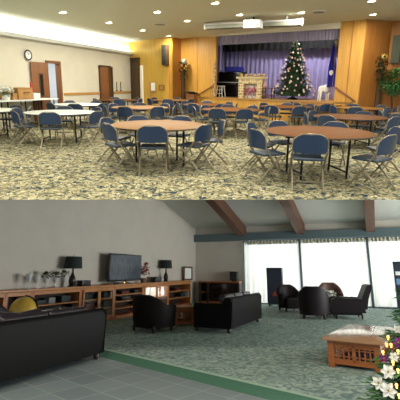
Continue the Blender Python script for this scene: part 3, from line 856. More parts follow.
table(172, 99.9, 'honey_laminate', 'honey round table before the yellow end wall', 'table before the yellow wall', gen(-5, 6), 0)
table(-16, 110, 'white_and_glare_laminate', 'white round table cut by the left edge', 'table at the left edge', [(25, 0), (70, .05), (110, 0), (160, 0), (-20, 0), (-150, 0)], 0)
table(117, 99.8, 'brown_laminate', 'round table before the closed brown side door', 'table before the closed side door', gen(18, 6), 0)
table(318, 104.4, 'honey_laminate', 'round table between stage reindeer and front table', 'table before the reindeer', gen(0, 6), 0)
table(424, 114.5, 'brown_laminate', 'brown round table cut by the right edge', 'table at the right edge', [(-58, .05), (-100, .05), (-20, 0), (-145, 0), (180, 0)], 0)

for st in seats: seat_all(*st)
# buffet table along the left wall with things on it
ba, bb = onL(-14, .4), onL(50, .4)
eb = bb-ba; Lb = eb.length; rb_ = math.atan2(eb.y, eb.x); cb = (ba+bb)/2
bt = thing('buffet_table', 'long white-covered buffet table along the left wall', 'table', (cb.x, cb.y, 0), rb_)
MB().box((0, 0, .9), (Lb, .6, .04), bev=.01).build('tabletop', 'white_and_glare_laminate', bt)
for sx in (-1, -.33, .33, 1):
    for sy in (-1, 1): MB().cyl((sx*(Lb/2-.2), sy*.26, 0), (sx*(Lb/2-.2), sy*.26, .88), .02, seg=8).build('leg', 'black_steel', bt)
def onbuf(u): q = along(ba, bb, u, 96); return Vector((q.x, q.y, .92))
pp = thing('poinsettia_pot', 'white potted poinsettia on the buffet table', 'plant', onbuf(6), rb_)
MB().lathe([(.1, 0), (.13, .16), (.14, .16)], (0, 0, 0), 16).build('pot', 'white_paint', pp)
fm = MB()
for k in range(8): flower_ball(fm, (.16*math.sin(k*2.4), .1*math.cos(k*2.4), .24+.05*(k % 3)), .13, 18, None)
fm.build('bloom', 'flower_white', pp)
fm = MB()
for k in range(5): flower_ball(fm, (.14*math.sin(k*1.9), .1*math.cos(k*1.9), .17), .12, 14, None)
fm.build('foliage', 'leaf', pp)
bs = thing('wicker_hamper', 'brown wicker hamper on the buffet table', 'basket', onbuf(21), rb_)
MB().box((0, 0, .16), (.62, .4, .32), bev=.04).build('body', 'cardboard', bs)
MB().box((0, .02, .34), (.64, .42, .05), bev=.02).build('lid', 'cardboard', bs)
bh = MB(); bh.tube([(-.1, -.2, .2), (-.08, -.26, .22), (.08, -.26, .22), (.1, -.2, .2)], .012); bh.build('handle', 'door_wood', bs)
b2 = thing('cardboard_box', 'open brown cardboard box between hamper and poinsettia', 'box', onbuf(13.5), rb_)
MB().box((0, 0, .1), (.34, .3, .2)).build('body', 'cardboard', b2)
for sx in (-1, 1): MB().box((sx*.22, 0, .22), (.14, .3, .012), Matrix.Rotation(sx*R(30), 4, 'Y')).build('flap', 'rail_wood', b2)
b3 = thing('tissue_box', 'white box in front of the red candle on the buffet', 'box', onbuf(32.5)+nL*.1, rb_)
MB().box((0, 0, .09), (.3, .18, .18), bev=.012).build('body', 'white_plastic', b3)
MB().box((0, 0, .185), (.16, .06, .02)).build('slot', 'grey_stone', b3)
rc = thing('red_candle', 'tall red and white candle on the buffet table', 'candle', onbuf(34.5)-nL*.1, rb_)
MB().lathe([(.07, 0), (.07, .02), (.045, .03), (.04, .2)], (0, 0, 0), 14).build('holder', 'white_plastic', rc)
MB().cyl((0, 0, .2), (0, 0, .52), .038).build('wax', 'red_wax', rc)
MB().cyl((0, 0, .52), (0, 0, .55), .005).build('wick', 'black_gloss', rc)

# hall lighting: cove tube lamps, stage lights
Lc = (LWE-LWS).length
nseg = 6
for k in range(nseg):
    q = LWS+(LWE-LWS)*((k+.5)/nseg)+nL*.09+Vector((0, 0, LEDGE+.06))
    o = area(q, -nL*.25+Vector((0, 0, 1)), Lc/nseg*.98, 19, (.95, 1, .96), .06, name='cove_lamp')
    zax = -(-nL*.25+Vector((0, 0, 1))).normalized()
    yax = zax.cross(eL).normalized()
    mx = Matrix((eL, yax, zax)).transposed(); o.rotation_euler = mx.to_euler()
mid_s = (OL+OR)/2
area(mid_s-nS*.75+Vector((0, 0, 3.75)), -nS*.9+Vector((0, 0, -1)), 4.2, 330, (1, .97, .95), .3, name='stage_lamp')
for x in (-4.5, -1.5, 1.5, 4.5, 7.5):  # unseen downlights without fittings, added to brighten the hall
    for y in (3.2, 7.0):
        area((x, y, ceil_z(x)-.03), (0, 0, -1), .28, 84, (1, .93, .8), name='downlight')
# ================================================================== LOWER LOUNGE
ROOM = 'B'
kB = split_plane()[1]
SH0, SH1 = fp(0, 291, 1.05), fp(130, 283.8, 1.05)
SH0.z = SH1.z = 0
eW = (SH1-SH0).normalized(); nW = Vector((eW.y, -eW.x, 0)); rzW = math.atan2(eW.y, eW.x)   # nW into the room
def onW(u, off=0, z=0): return along(SH0+nW*off, SH1+nW*off, u)+Vector((0, 0, z))
UD = .5                                            # depth of the wall units
WW0, WW1 = SH0-nW*UD, SH1-nW*UD
CO = along(WW0, WW1, 195.5)                        # corner of shelf wall and window wall
FR = pt(400, 25.0)
eF = (FR-CO).normalized(); nF = Vector((eF.y, -eF.x, 0)); rzF = math.atan2(eF.y, eF.x)
def onF(u, off=0, z=0): return along(CO+nF*off, FR+nF*off, u)+Vector((0, 0, z))
FE = onF(470); WS = along(WW0, WW1, -60)
def cut(p): return H+kB*p.y-.004                   # height of the underside of the slab above
# floors
pf_ = fp(105, 358); pg = fp(270, 400)
eG = (pg-pf_).normalized(); nG = Vector((-eG.y, eG.x, 0))
if nG.y < 0: nG = -nG
G0, G1 = pf_-eG*7, pg+eG*6
bw = (fp(240, 391)-pf_).dot(nG)*0+.34
def strip(name, m, a, b, d0, d1, z, th=.02):
    return MB().prism([tuple(a+nG*d0+Vector((0, 0, z))), tuple(b+nG*d0+Vector((0, 0, z))), tuple(b+nG*d1+Vector((0, 0, z))), tuple(a+nG*d1+Vector((0, 0, z)))], (0, 0, -th)).build(name, m, smooth=False)
struct(strip('floor_lounge', 'lounge_carpet', G0, G1, .48, 24, 0))
struct(strip('floor_carpet_edge', 'pale_strip', G0, G1, .40, .48, .004))
struct(strip('floor_green_band', 'green_band', G0, G1, 0, .40, 0))
o = strip('floor_tiles', 'slate_tile', G0, G1, -6, 0, -.001); struct(o)
# rotate the tile pattern with the floor
mpn = [n for n in M['slate_tile'].node_tree.nodes if n.type == 'MAPPING'][0]
mpn.inputs['Rotation'].default_value = (0, 0, -math.atan2(eG.y, eG.x))
def wall_cut(name, a, b, m, n, z0=0, th=.12):
    return struct(MB().prism([(a.x, a.y, z0), (b.x, b.y, z0), (b.x, b.y, cut(b)), (a.x, a.y, cut(a))], -n*th).build(name, m, smooth=False))
m1 = along(WW0, WW1, 100)
ZF = 3.5; SLOPE = .25
# shelf wall, its top meets the sloped ceiling near the corner
def zc(p): return ZF+SLOPE*((p-CO).dot(nF))
# point along the shelf wall where sloped ceiling meets the cut
def f_(t): p = CO+(WS-CO)*t; return zc(p)-cut(p)
lo, hi = 0., 1.
for _ in range(40):
    md = (lo+hi)/2
    if f_(md) < 0: lo = md
    else: hi = md
KP = CO+(WS-CO)*lo
wlb = MB(); wlb.prism([(WS.x, WS.y, 0), (CO.x, CO.y, 0), (CO.x, CO.y, ZF), (KP.x, KP.y, cut(KP)), (WS.x, WS.y, cut(WS))], -nW*.12)
struct(wlb.build('wall_shelf_side', 'lounge_wall', smooth=False))
# window wall: solid part left of the window, strip above it
WZ = 2.84
wl0 = onF(243.5)
wf = MB()
def fprism(mb, a, b, z0, z1, th=.14, back=True): return mb.prism([(a.x, a.y, z0), (b.x, b.y, z0), (b.x, b.y, z1), (a.x, a.y, z1)], -nF*th)
fprism(wf, CO, wl0, 0, WZ); fprism(wf, CO, FE, WZ, ZF+.05)
struct(wf.build('wall_window_side', 'lounge_wall', smooth=False))
bm_ = MB(); a, b = CO+nF*.0, FE
bm_.prism([tuple(a+Vector((0, 0, WZ))), tuple(a+nF*.22+Vector((0, 0, WZ))), tuple(a+nF*.22+Vector((0, 0, WZ+.34))), tuple(a+Vector((0, 0, WZ+.34)))], b-a)
struct(bm_.build('trim_header_beam', 'teal_beam', smooth=False))
# ceiling panel up to the slab
def up(p):
    d = (cut(p)-ZF-SLOPE*((p-CO).dot(nF)))/(SLOPE-kB*nF.y)
    return p+nF*d, d
CL = CO-eF*1.0
q0, d0 = up(CL); q1, d1 = up(FE)
cp = [Vector((CL.x, CL.y, ZF)), Vector((FE.x, FE.y, ZF)), Vector((q1.x, q1.y, cut(q1))), Vector((q0.x, q0.y, cut(q0)))]
struct(MB().prism(cp, (0, 0, .004)).build('ceiling_lounge', 'lounge_ceiling', smooth=False))
# roof beams running up the slope
for i, (u, lb) in enumerate(((244, 'brown roof beam nearest the shelf wall'), (303.5, 'brown roof beam in the middle of the window wall'), (374.5, 'brown roof beam at the right of the window wall'))):
    q = onF(u, 0); qn, dn = up(q)
    e3 = Vector((nF.x, nF.y, SLOPE)).normalized()
    Lm = dn*math.sqrt(1+SLOPE**2)
    wv = eF*.17; hv = Vector((0, 0, -.5))
    p0 = Vector((q.x, q.y, ZF-.02))+e3*.05
    zz = [p0-wv, p0+wv]
    # lower edge stops at the slab as well
    top = p0+e3*(Lm-.06)
    low0 = p0+hv; 
    # length of the lower edge until the cut plane
    L2 = (H+kB*low0.y-low0.z)/(e3.z-kB*e3.y)-.02
    low = low0+e3*L2
    bb_ = MB(); bb_.prism([tuple(p0-wv), tuple(low0-wv), tuple(low-wv), tuple(top-wv)], wv*2)
    o = bb_.build('trim_beam', 'beam_wood', smooth=False); struct(o)

# windows: frames, panes, sheer curtains
cols = [243.5, 300.8, 369.8, 440]
for i in range(3):
    a, b = onF(cols[i]), onF(cols[i+1])
    w = bpy.data.objects.new('window_%d' % (i+1), None); C.objects.link(w); ROOTS[ROOM].append(w); struct(w)
    w.location = a; w.rotation_euler = (0, 0, rzF); L = (b-a).length
    fm = MB()
    for x in (0, L): fm.box((x, .07, WZ/2), (.09, .1, WZ))
    for z in (.05, WZ-.04): fm.box((L/2, .07, z), (L, .1, .09))
    fm.build('window_frame', 'teal_beam', w)
    MB().box((L/2, .08, WZ/2), (L-.08, .01, WZ-.1)).build('window_pane', 'glass', w)
lbs = ['white sheer curtain over the window nearest the shelf wall', 'white sheer curtain behind the group of armchairs', 'white sheer curtain at the right end of the window wall']
for i in range(3):
    a, b = onF(cols[i]+(2.2 if i == 0 else 1.4), .1), onF(cols[i+1]-1.6, .1)
    cu = thing('curtain', lbs[i], 'curtain', (a.x, a.y, 0), 0, 'sheer window curtains')
    mb = drape('c', a, b, .08, WZ-.12, .05, int((b-a).length*4.2), 'sheer', .006)
    o = mb.build('sheer_cloth', 'sheer', cu); o.data.transform(Matrix.Translation(-a))
    mb = drape('c', a+nF*.03, b+nF*.03, WZ-.2, WZ-.04, .03, int((b-a).length*7), 'sheer', .03)
    o = mb.build('gathered_heading', 'grey_stone', cu); o.data.transform(Matrix.Translation(-a))
    rd = MB(); rd.cyl((0, 0, WZ-.1), tuple((b-a)+Vector((0, 0, WZ-.1))), .015); rd.build('rod', 'brass', cu)

# daylight outside the windows
md = (onF(243.5)+onF(450))/2
LD = (onF(450)-onF(243.5)).length
area(md-nF*1.2+Vector((0, 0, 1.6)), nF, LD+1, 520, (.97, 1, 1), 3.4, name='window_daylight').rotation_euler = Matrix((-eF, Vector((0, 0, 1)), -nF)).transposed().to_euler()

area((10.5, 9, 1.7), (-1, .05, -.12), 6, 800, (.98, 1, 1), 2.6, name='added_side_fill')  # added fill light out of view, brightens the lounge from the right
# ---- wall units: each its own thing, one continuous top
def unit(u0, u1, name, label, nsh, doors=None, back='shelf_dark', cat='bookcase'):
    a, b = onW(u0), onW(u1); L = (b-a).length
    t = thing(name, label, cat, (a.x, a.y, 0), rzW, 'oak wall units along the shelf wall')
    HT = 1.0
    for x in (.03, L-.03): MB().box((x, UD/2, HT/2), (.06, UD-.02, HT), bev=.004).build('side_panel', 'oak', t)
    MB().box((L/2, UD-.02, HT/2), (L-.1, .02, HT-.02)).build('back_panel', back, t)
    MB().box((L/2, UD/2+.01, .05), (L-.12, UD-.06, .1)).build('plinth', 'oak', t)
    MB().box((L/2, .03, HT-.05), (L-.1, .04, .08)).build('top_rail', 'oak_light', t)
    for k in range(nsh): 
        z = .1+(HT-.18)*(k+1)/(nsh+1)
        MB().box((L/2, UD/2, z), (L-.12, UD-.06, .03)).build('shelf', 'oak_light', t)
    if doors:
        n = doors; wd_ = (L-.12)/n
        for k in range(n):
            x0 = .06+wd_*k
            dm = MB()
            for x in (x0+.03, x0+wd_-.03): dm.box((x, -.012, HT/2+.03), (.06, .025, HT-.16))
            for z in (.14, HT-.08): dm.box((x0+wd_/2, -.012, z), (wd_, .025, .07))
            d = dm.build('door', 'oak_light', t)
            MB().box((x0+wd_/2, -.008, HT/2+.03), (wd_-.12, .008, HT-.24)).build('glass_pane', 'glass', d)
            MB().ball((x0+(wd_-.03 if k == 0 else .03), -.04, HT/2), .015).build('knob', 'brass', d)
    return t, L
units = [(-45, 9.5, 'bookcase', 'oak wall unit at the left edge with dark open compartment', 1, None),
         (9.5, 35.5, 'bookcase', 'oak wall unit directly behind the yellow globe', 1, None),
         (35.5, 83, 'bookcase', 'wide oak open bookcase under the crystal goblets and lamp', 2, None),
         (83, 116, 'glazed_cabinet', 'oak cabinet with two glazed doors left of the television', 2, 2),
         (116, 144, 'bookcase', 'oak open bookcase under the television', 3, None),
         (144, 169, 'display_cabinet', 'lit oak display cabinet with glass vases inside', 1, 2),
         (169, 191, 'bookcase', 'oak bookcase beside the room corner', 2, None)]
UL = []
for u0, u1, nm, lb, ns, dr_ in units:
    UL.append((onW(u0), unit(u0, u1, nm, lb, ns, dr_, back='white_paint' if nm == 'display_cabinet' else 'shelf_dark', cat='bookcase' if nm == 'bookcase' else 'cabinet')))
a, b = onW(-45), onW(191); L = (b-a).length
o = MB().box((L/2, UD/2-.02, 1.025), (L, UD+.04, .05), bev=.01).build('worktop', 'oak_light', None, a, rzW); tag(o, 'continuous oak counter top running over the wall units', 'worktop')
def onT(u, off=.2): q = along(SH0-nW*off, SH1-nW*off, u); return Vector((q.x, q.y, 1.05))
# things on the shelves
bkn = 0
def book(u, off, z, w, h, m, lb, n=1, rot=0):
    q = along(SH0-nW*off, SH1-nW*off, u); q = Vector((q.x, q.y, z))
    o = MB().box((0, 0, h/2), (w, .2, h), bev=.006).build('book', m, None, q, rzW); tag(o, lb, 'book'); return o
zs2 = [.1, .1+.82/3+.015, .1+2*.82/3+.015]
for u, z, w, h, m, lb in ((42, 2, .3, .1, 'book_dark', 'flat dark book on the upper shelf left end under the goblets'), (52, 2, .22, .14, 'book_grey', 'grey book on the upper shelf under the goblets'), (66, 2, .34, .16, 'book_dark', 'dark album on the upper shelf under the lamp'), (76, 1, .3, .18, 'book_dark', 'dark box file on the middle shelf under the lamp'),
                      (42, 1, .25, .12, 'flower_white', 'white paper bundle on the middle shelf behind the globe'), (50, 1, .3, .14, 'book_grey', 'grey box on the middle shelf under the goblets'), (60, 1, .3, .12, 'book_red', 'red-brown book on the middle shelf left of the box file')):
    book(u, .25, zs2[z], w, h, m, lb)
for u, z, w, h, m, lb in ((89, 2, .45, .14, 'book_dark', 'dark album on the top shelf behind the left glazed door'), (107, 2, .42, .16, 'book_dark', 'dark binder on the top shelf behind the right glazed door'), (90, 1, .4, .16, 'book_red', 'red-brown album on the middle shelf behind the left glazed door'), (107, 1, .4, .18, 'book_dark', 'dark case on the middle shelf behind the right glazed door')):
    book(u, .25, zs2[z], w, h, m, lb)
zs3 = [.1]+[.1+.82*(k+1)/4+.015 for k in range(3)]
for u, z, w, h, m, lb in ((124, 3, .4, .1, 'book_red', 'red-brown player box on the top shelf under the television'), (136, 3, .34, .1, 'book_dark', 'black player box on the top shelf under the television'), (125, 2, .5, .11, 'tv_black', 'black receiver on the second shelf under the television'), (137, 1, .4, .1, 'book_dark', 'dark box on the third shelf under the television')):
    book(u, .25, zs3[z], w, h, m, lb)
for u, z, w, h, m, lb in ((176, 2, .35, .12, 'book_red', 'red-brown book on the top shelf near the room corner'), (182, 1, .5, .16, 'book_dark', 'dark album on the middle shelf near the room corner'), (185, 1, .12, .2, 'book_grey', 'pale upright book on the middle shelf near the room corner')):
    if u == 185: book(u+1.5, .12, zs2[z], w, h, m, lb)
    else: book(u, .25, zs2[z], w, h, m, lb)
# lit display cabinet contents
for u, lb, hh in ((151, 'tall white glass vase at left in the lit cabinet', .36), (158, 'white glass vase in the middle of the lit cabinet', .3), (163, 'white glass vase at right in the lit cabinet', .34)):
    q = along(SH0-nW*.22, SH1-nW*.22, u); z = .1+.82/2+.015
    o = MB().lathe([(.05, 0), (.08, .08), (.06, hh*.6), (.04, hh*.8), (.07, hh)], (0, 0, 0), 16).build('glass_vase', 'glow_painted_glass', None, Vector((q.x, q.y, z)), rzW); tag(o, lb, 'vase')
q = along(SH0-nW*.25, SH1-nW*.25, 156.5)
area(Vector((q.x, q.y, .9)), (0, 0, -1), .5, 5, (1, .97, .88), .12, name='cabinet_lamp')
# crystal goblets, dark flower arrangements
def goblet(u, h, label, bouquet):
    g = thing('crystal_goblet', label, 'goblet', onT(u), rzW)
    MB().lathe([(.07, 0), (.07, .012), (.014, .03), (.012, h*.4), (.05, h*.52), (.075, h*.8), (.085, h), (.08, h)], (0, 0, 0), 18).build('glass', 'crystal', g)
    if bouquet:
        fm = MB()
        for k in range(4): flower_ball(fm, (.06*math.sin(k*2), .05*math.cos(k*2), h+.03), .12, 10, None)
        fm.build('bouquet', 'leaf_dark', g)
goblet(30, .36, 'tall clear crystal goblet leftmost on the wall units', False)
goblet(38, .31, 'short clear crystal goblet second from left on the counter', False)
goblet(47, .28, 'crystal goblet with dark sprig right of the two clear goblets', True)
goblet(56.5, .28, 'crystal goblet with dark sprig in the middle of its row', True)
goblet(65.5, .3, 'crystal goblet with dark sprig next to the black table lamp', True)
def table_lamp(u, off, z, label, h, sw, sh_):
    q = along(SH0-nW*off, SH1-nW*off, u)
    l = thing('table_lamp', label, 'lamp', (q.x, q.y, z), rzW, 'black table lamps on the wall units')
    MB().lathe([(.11, 0), (.11, .02), (.07, .05), (.1, .14), (.085, .24), (.03, .36), (.022, h-sh_)], (0, 0, 0), 18).build('lamp_base', 'lamp_base', l)
    MB().cyl((0, 0, h-sh_), (0, 0, h+.02), .008).build('stem', 'brass', l)
    MB().lathe([(sw*.5, h-sh_), (sw*.44, h), (sw*.42, h), (sw*.48, h-sh_+.005)], (0, 0, 0), 24).build('lamp_shade', 'shade_black', l)
    MB().ball((0, 0, h+.03), .015).build('finial', 'brass', l)
table_lamp(73, .22, 1.05, 'black table lamp beside the crystal goblets', .82, .5, .33)
table_lamp(166, .22, 1.05, 'black table lamp beside the red poinsettia', .84, .5, .33)
o = MB().box((0, 0, .08), (.36, .2, .16), bev=.01).build('black_box', 'tv_black', None, onT(85), rzW); tag(o, 'low black box between the lamp and the television', 'box')
o = MB().box((0, 0, .1), (.5, .2, .2), bev=.01).build('black_box', 'tv_black', None, onT(156.5), rzW); tag(o, 'black box left of the second table lamp', 'box')
ta, tb = onT(108.5, .15), onT(140.5, .15); Lt = (tb-ta).length
tv = thing('flat_television', 'flat black television on the oak wall units', 'television', (ta+tb)/2, rzW)
MB().box((0, 0, .53), (Lt, .06, .88), bev=.01).build('housing', 'tv_black', tv)
MB().box((0, -.032, .54), (Lt-.1, .006, .79)).build('screen', 'tv_painted_reflection', tv)
MB().box((0, 0, .02), (.5, .24, .025), bev=.008).build('stand_base', 'tv_black', tv)
MB().box((0, 0, .08), (.1, .05, .12)).build('stand_neck', 'tv_black', tv)
sd_ = thing('sound_bar', 'small dark sound bar before the television with a lit dot', 'speaker', onT(122, .05), rzW)
MB().box((0, -.0, .035), (.8, .08, .07), bev=.015).build('body', 'tv_black', sd_)
MB().ball((.1, -.045, .05), .02).build('lit_dot', 'bulb_warm', sd_)
rp = thing('red_poinsettia', 'red poinsettia in a pot right of the television', 'plant', onT(143.5), rzW)
MB().lathe([(.08, 0), (.11, .16), (.12, .16)], (0, 0, 0), 14).build('pot', 'terracotta', rp)
fm = MB()
for k in range(7): flower_ball(fm, (.13*math.sin(k*2.4), .1*math.cos(k*2.4), .28+.05*k), .15, 16, None)
fm.build('bloom', 'flower_red', rp)
fr_ = thing('photo_frame', 'wooden photo frame standing at the corner end of the counter', 'picture frame', onT(188, .3), rzW+R(-14))
fm = MB()
for s_ in (-1, 1): fm.box((s_*.27, 0, .3), (.07, .04, .6)); fm.box((0, 0, .3+s_*.27), (.6, .04, .07))
fm.build('frame', 'beam_wood', fr_); MB().box((0, .005, .3), (.5, .015, .5)).build('photo', 'paper', fr_)
st_ = MB(); st_.bar((0, .02, .4), (0, .2, 0), .04, .015); st_.build('easel_back', 'beam_wood', fr_)

# low dark cabinet along the window wall, with lamp
ca, cb_ = onF(199, .48), onF(239, .48); Lc_ = (cb_-ca).length
cc = thing('media_cabinet', 'low dark-fronted cabinet with oak top in the room corner', 'cabinet', (ca.x, ca.y, 0), rzF)
MB().box((Lc_/2, .22, .96), (Lc_, .46, .06), bev=.01).build('top', 'oak', cc)
for x in (.04, Lc_*.22, Lc_-.04): MB().box((x, .22, .47), (.08, .44, .93)).build('side_panel', 'shelf_dark', cc)
MB().box((Lc_/2, .42, .47), (Lc_-.1, .03, .92)).build('back_panel', 'shelf_dark', cc)
MB().box((Lc_*.61, .03, .5), (Lc_*.76, .03, .78)).build('glass_front', 'dark_glass', cc)
MB().box((Lc_/2, .2, .05), (Lc_-.12, .38, .1)).build('plinth', 'oak', cc)
MB().box((Lc_*.12, .22, .5), (Lc_*.16, .38, .03)).build('shelf', 'oak_light', cc)
q = onF(234, .28, .99)
bl = thing('box_shade_lamp', 'dark square-shaded lamp on the corner cabinet by the curtain', 'lamp', q, rzF)
MB().box((0, 0, .02), (.2, .16, .04), bev=.01).build('base', 'lamp_base', bl)
MB().cyl((0, 0, .03), (0, 0, .2), .03).build('stem', 'foot_wood', bl)
MB().box((0, 0, .24), (.34, .28, .4), bev=.02).build('lamp_shade', 'shade_black', bl)

# globe on a stand, seen over the sofa
gq = onW(28, .75)
gb = thing('floor_globe', 'large yellow globe on a stand behind the black sofa', 'globe', (gq.x, gq.y, 0), rzW)
MB().ball((0, 0, .66), .29, (1, 1, 1), 28).build('sphere', 'globe', gb)
md_ = MB(); md_.tube([(.31*math.sin(2*PI*i/32)*.35, -.31*abs(math.cos(2*PI*i/32))*0-.31*math.sin(2*PI*i/32)*.93, .66+.31*math.cos(2*PI*i/32)) for i in range(17)], .014, 6); md_.build('meridian', 'lamp_base', gb)
rg = MB(); rg.tube([(.33*math.cos(2*PI*i/32), .33*math.sin(2*PI*i/32), .62) for i in range(32)], .022, 6, True); rg.build('horizon_ring', 'foot_wood', gb)
for k in range(3):
    a_ = k*2*PI/3+.5; MB().tube([(.33*math.cos(a_), .33*math.sin(a_), .62), (.3*math.cos(a_), .3*math.sin(a_), .3), (.34*math.cos(a_), .34*math.sin(a_), 0)], .02).build('leg', 'foot_wood', gb)

# ------------------------------------------------------------------ seating
def sofa(label, p_left, p_right, L, D, HB_, m, mc, mt='leather_plum'):
    """rear bottom edge runs p_left -> p_right; the sofa faces away from that edge"""
    e = (p_right-p_left).normalized(); rz_ = math.atan2(e.y, e.x)
    n = Vector((-e.y, e.x, 0))
    c = p_right-e*L/2+n*D/2
    s = thing('leather_sofa', label, 'sofa', (c.x, c.y, 0), rz_)
    MB().box((0, .02, .24), (L-.1, D-.1, .3), bev=.03).build('base', m, s)
    bk_ = MB()
    rows = []
    for k in range(13):
        f = k/12; z = .09+(HB_-.09)*f
        y = -D/2-.03*math.sin(f*PI)
        rows.append((y, z))
    prof = [(-D/2+.01, .1), (-D/2-.01, .3), (-D/2-.02, HB_-.15), (-D/2, HB_-.04), (-D/2+.06, HB_), (-D/2+.16, HB_-.02), (-D/2+.22, HB_-.12), (-D/2+.26, .4), (-D/2+.26, .1)]
    bk_.prism([(-L/2+.02, y, z) for y, z in prof], (L-.04, 0, 0)); bk_.build('backrest', m, s)
    pg_ = MB(); pg_.tube([(-L/2+.05, -D/2-.02, .12), (-L/2+.03, -D/2-.025, HB_-.1), (-L/2+.1, -D/2-.01, HB_-.03), (L/2-.1, -D/2-.01, HB_-.03), (L/2-.03, -D/2-.025, HB_-.1), (L/2-.05, -D/2-.02, .12)], .012, 6); pg_.build('piping', m, s)
    for sx in (-1, 1):
        am = MB(); x = sx*(L/2-.11)
        am.prism([(x-.1, -D/2+.02, .1), (x+.1, -D/2+.02, .1), (x+.11, -D/2+.02, .5), (x+.13, -D/2+.02, .6), (x+.08, -D/2+.02, .68), (x-.08, -D/2+.02, .68), (x-.13, -D/2+.02, .6), (x-.1, -D/2+.02, .5)], (0, D-.06, 0)); am.build('arm', m, s)
        for sy in (-1, 1): MB().lathe([(.03, 0), (.055, .04), (.04, .11)], (sx*(L/2-.1), sy*(D/2-.09), 0), 12).build('foot', 'foot_wood', s)
    nc = 3; wc = (L-.46)/nc
    for k in range(nc):
        x = -L/2+.23+wc*(k+.5)
        MB().box((x, .1, .45), (wc-.01, D-.36, .17), bev=.05, seg=3).build('seat_cushion', mc, s)
        MB().box((x, -D/2+.3, .66), (wc-.02, .2, .44), Matrix.Rotation(R(-8), 4, 'X'), .08, 4).build('back_cushion', mt, s)
    return s
pl_, pr_ = fp(-0, 391.5), fp(104, 358.5)
sofa('long black leather sofa seen from behind at lower left', pl_, pr_, 3.1, 1.0, .84, 'leather_black', 'leather_plum')
# loose throw cushions over the sofa back
ee = (pr_-pl_).normalized(); nn = Vector((-ee.y, ee.x, 0)); rr_ = math.atan2(ee.y, ee.x)
for u, lb, sc, tl in ((8, 'shiny plum leather cushion at the left on the black sofa back', 1.0, 8), (29, 'shiny plum leather cushion in the middle on the black sofa back', .9, -6), (62, 'small shiny violet cushion at right on the black sofa back', .62, 10)):
    q = along(pl_+nn*.34, pr_+nn*.34, u, 318)
    o = MB().box((0, 0, 0), (.5*sc, .22, .4*sc), Matrix.Rotation(R(-15), 4, 'X') @ Matrix.Rotation(R(tl), 4, 'Y'), .095*sc, 4).build('throw_cushion', 'leather_plum', None, Vector((q.x, q.y, .86-.15*sc)), rr_); tag(o, lb, 'cushion')
# quilted armchair back at the left edge, further away
def tub_chair(name, label, loc, rz_, w, d, h, m, mseat, harm=.6):
    """barrel armchair facing +y"""
    s = thing(name, label, 'armchair', (loc.x, loc.y, 0), rz_, 'leather armchairs in the lounge')
    N = 28; rows = []
    for i in range(N+1):
        th = R(-205+230*i/N) if False else R(180+25-230*0)  # placeholder angle, replaced below
        a_ = R(-90-128+256*i/N)         # sweeps from left arm round the back to right arm
        ca_, sa_ = math.cos(a_), math.sin(a_)
        k = max(0, -sa_)                # 1 at the back
        top = harm+(h-harm)*(max(0, min(1, (k+.15)/1.0))**1.1)
        ox, oy = w/2*ca_, d/2*sa_
        if sa_ > 0: ox = math.copysign(w/2, ca_)*max(abs(ca_), .9); oy = d/2*sa_*1.05
        ix, iy = ox*.68, oy*.68-.0
        ring = [(ox*.93, oy*.93, .12), (ox*.99, oy*.99, .3), (ox*1.03, oy*1.03, top-.1), (ox*1.01, oy*1.01, top-.03), (ox*.9, oy*.9, top), (ox*.76, oy*.76, top-.03), (ix, iy, top-.12), (ix, iy, .12)]
        rows.append([Vector(p) for p in ring])
    MB().grid(rows, True, True).build('barrel_back', m, s)
    MB().lathe([(.46*w*.8, .12), (.48*w*.8, .34)], (0, .0, 0), 24).build('base', m, s)
    MB().box((0, .06, .4), (w*.62, d*.72, .16), bev=.06, seg=3).build('seat_cushion', mseat, s)
    MB().box((0, d/2-.08, .22), (w*.66, .08, .24), bev=.02).build('front_rail', m, s)
    for sx in (-1, 1):
        for sy in (-1, 1): MB().lathe([(.025, 0), (.04, .05), (.045, .16)], (sx*w*.32, sy*d*.32, 0), 10).build('foot', 'foot_wood', s)
    return s
q = fp(151, 333); tub_chair('club_chair', 'dark brown leather armchair before the lit display cabinet', q+Vector((0, .35, 0)), R(-38), 1.08, 1.0, .9, 'leather_brown', 'leather_brown', .62)
q = along(pl_+nn*1.9, pr_+nn*1.9, 2, 312); tub_chair('club_chair', 'dark quilted armchair back at the left edge behind the sofa', Vector((q.x, q.y, 0)), R(-30), .95, .9, .98, 'leather_plum', 'leather_plum', .65)
q = fp(291, 311); tub_chair('tub_chair', 'plum tub armchair beside the dark display board', q+Vector((0, .1, 0)), R(-165), .95, .85, .95, 'leather_cordovan', 'leather_cordovan', .6)
q = fp(316.5, 319); tub_chair('tub_chair', 'dark tub armchair turned away nearest the coffee table', q+Vector((0, .2, 0)), R(-18), .97, .9, 1.0, 'leather_cordovan', 'leather_cordovan', .6)
q = fp(331.5, 310); tub_chair('tub_chair', 'lighter brown tub armchair before the middle curtain', q+Vector((0, 0, 0)), R(170), .95, .85, 1.02, 'leather_tan', 'leather_tan', .6)
# side-on armchair with high raked back
q = fp(351, 319)
wc_ = thing('wing_chair', 'dark armchair side-on with raked back at right of the group', 'armchair', (q.x, q.y+.3, 0), R(78), 'leather armchairs in the lounge')
MB().box((0, .05, .28), (.82, .92, .32), bev=.04).build('base', 'leather_cordovan', wc_)
MB().box((0, .1, .48), (.56, .74, .14), bev=.05, seg=3).build('seat_cushion', 'leather_cordovan', wc_)
for sx in (-1, 1): MB().prism([(sx*.41-.09, -.5, .2), (sx*.41-.09, .52, .2), (sx*.41-.09, .55, .56), (sx*.41-.09, .4, .64), (sx*.41-.09, -.42, .62)], (.18, 0, 0)).build('arm', 'leather_cordovan', wc_)
MB().prism([(-.4, -.34, .3), (-.4, -.56, .3), (-.4, -.62, .6), (-.4, -.76, 1.0), (-.4, -.72, 1.05), (-.4, -.6, 1.02), (-.4, -.42, .62)], (.8, 0, 0)).build('backrest', 'leather_cordovan', wc_)
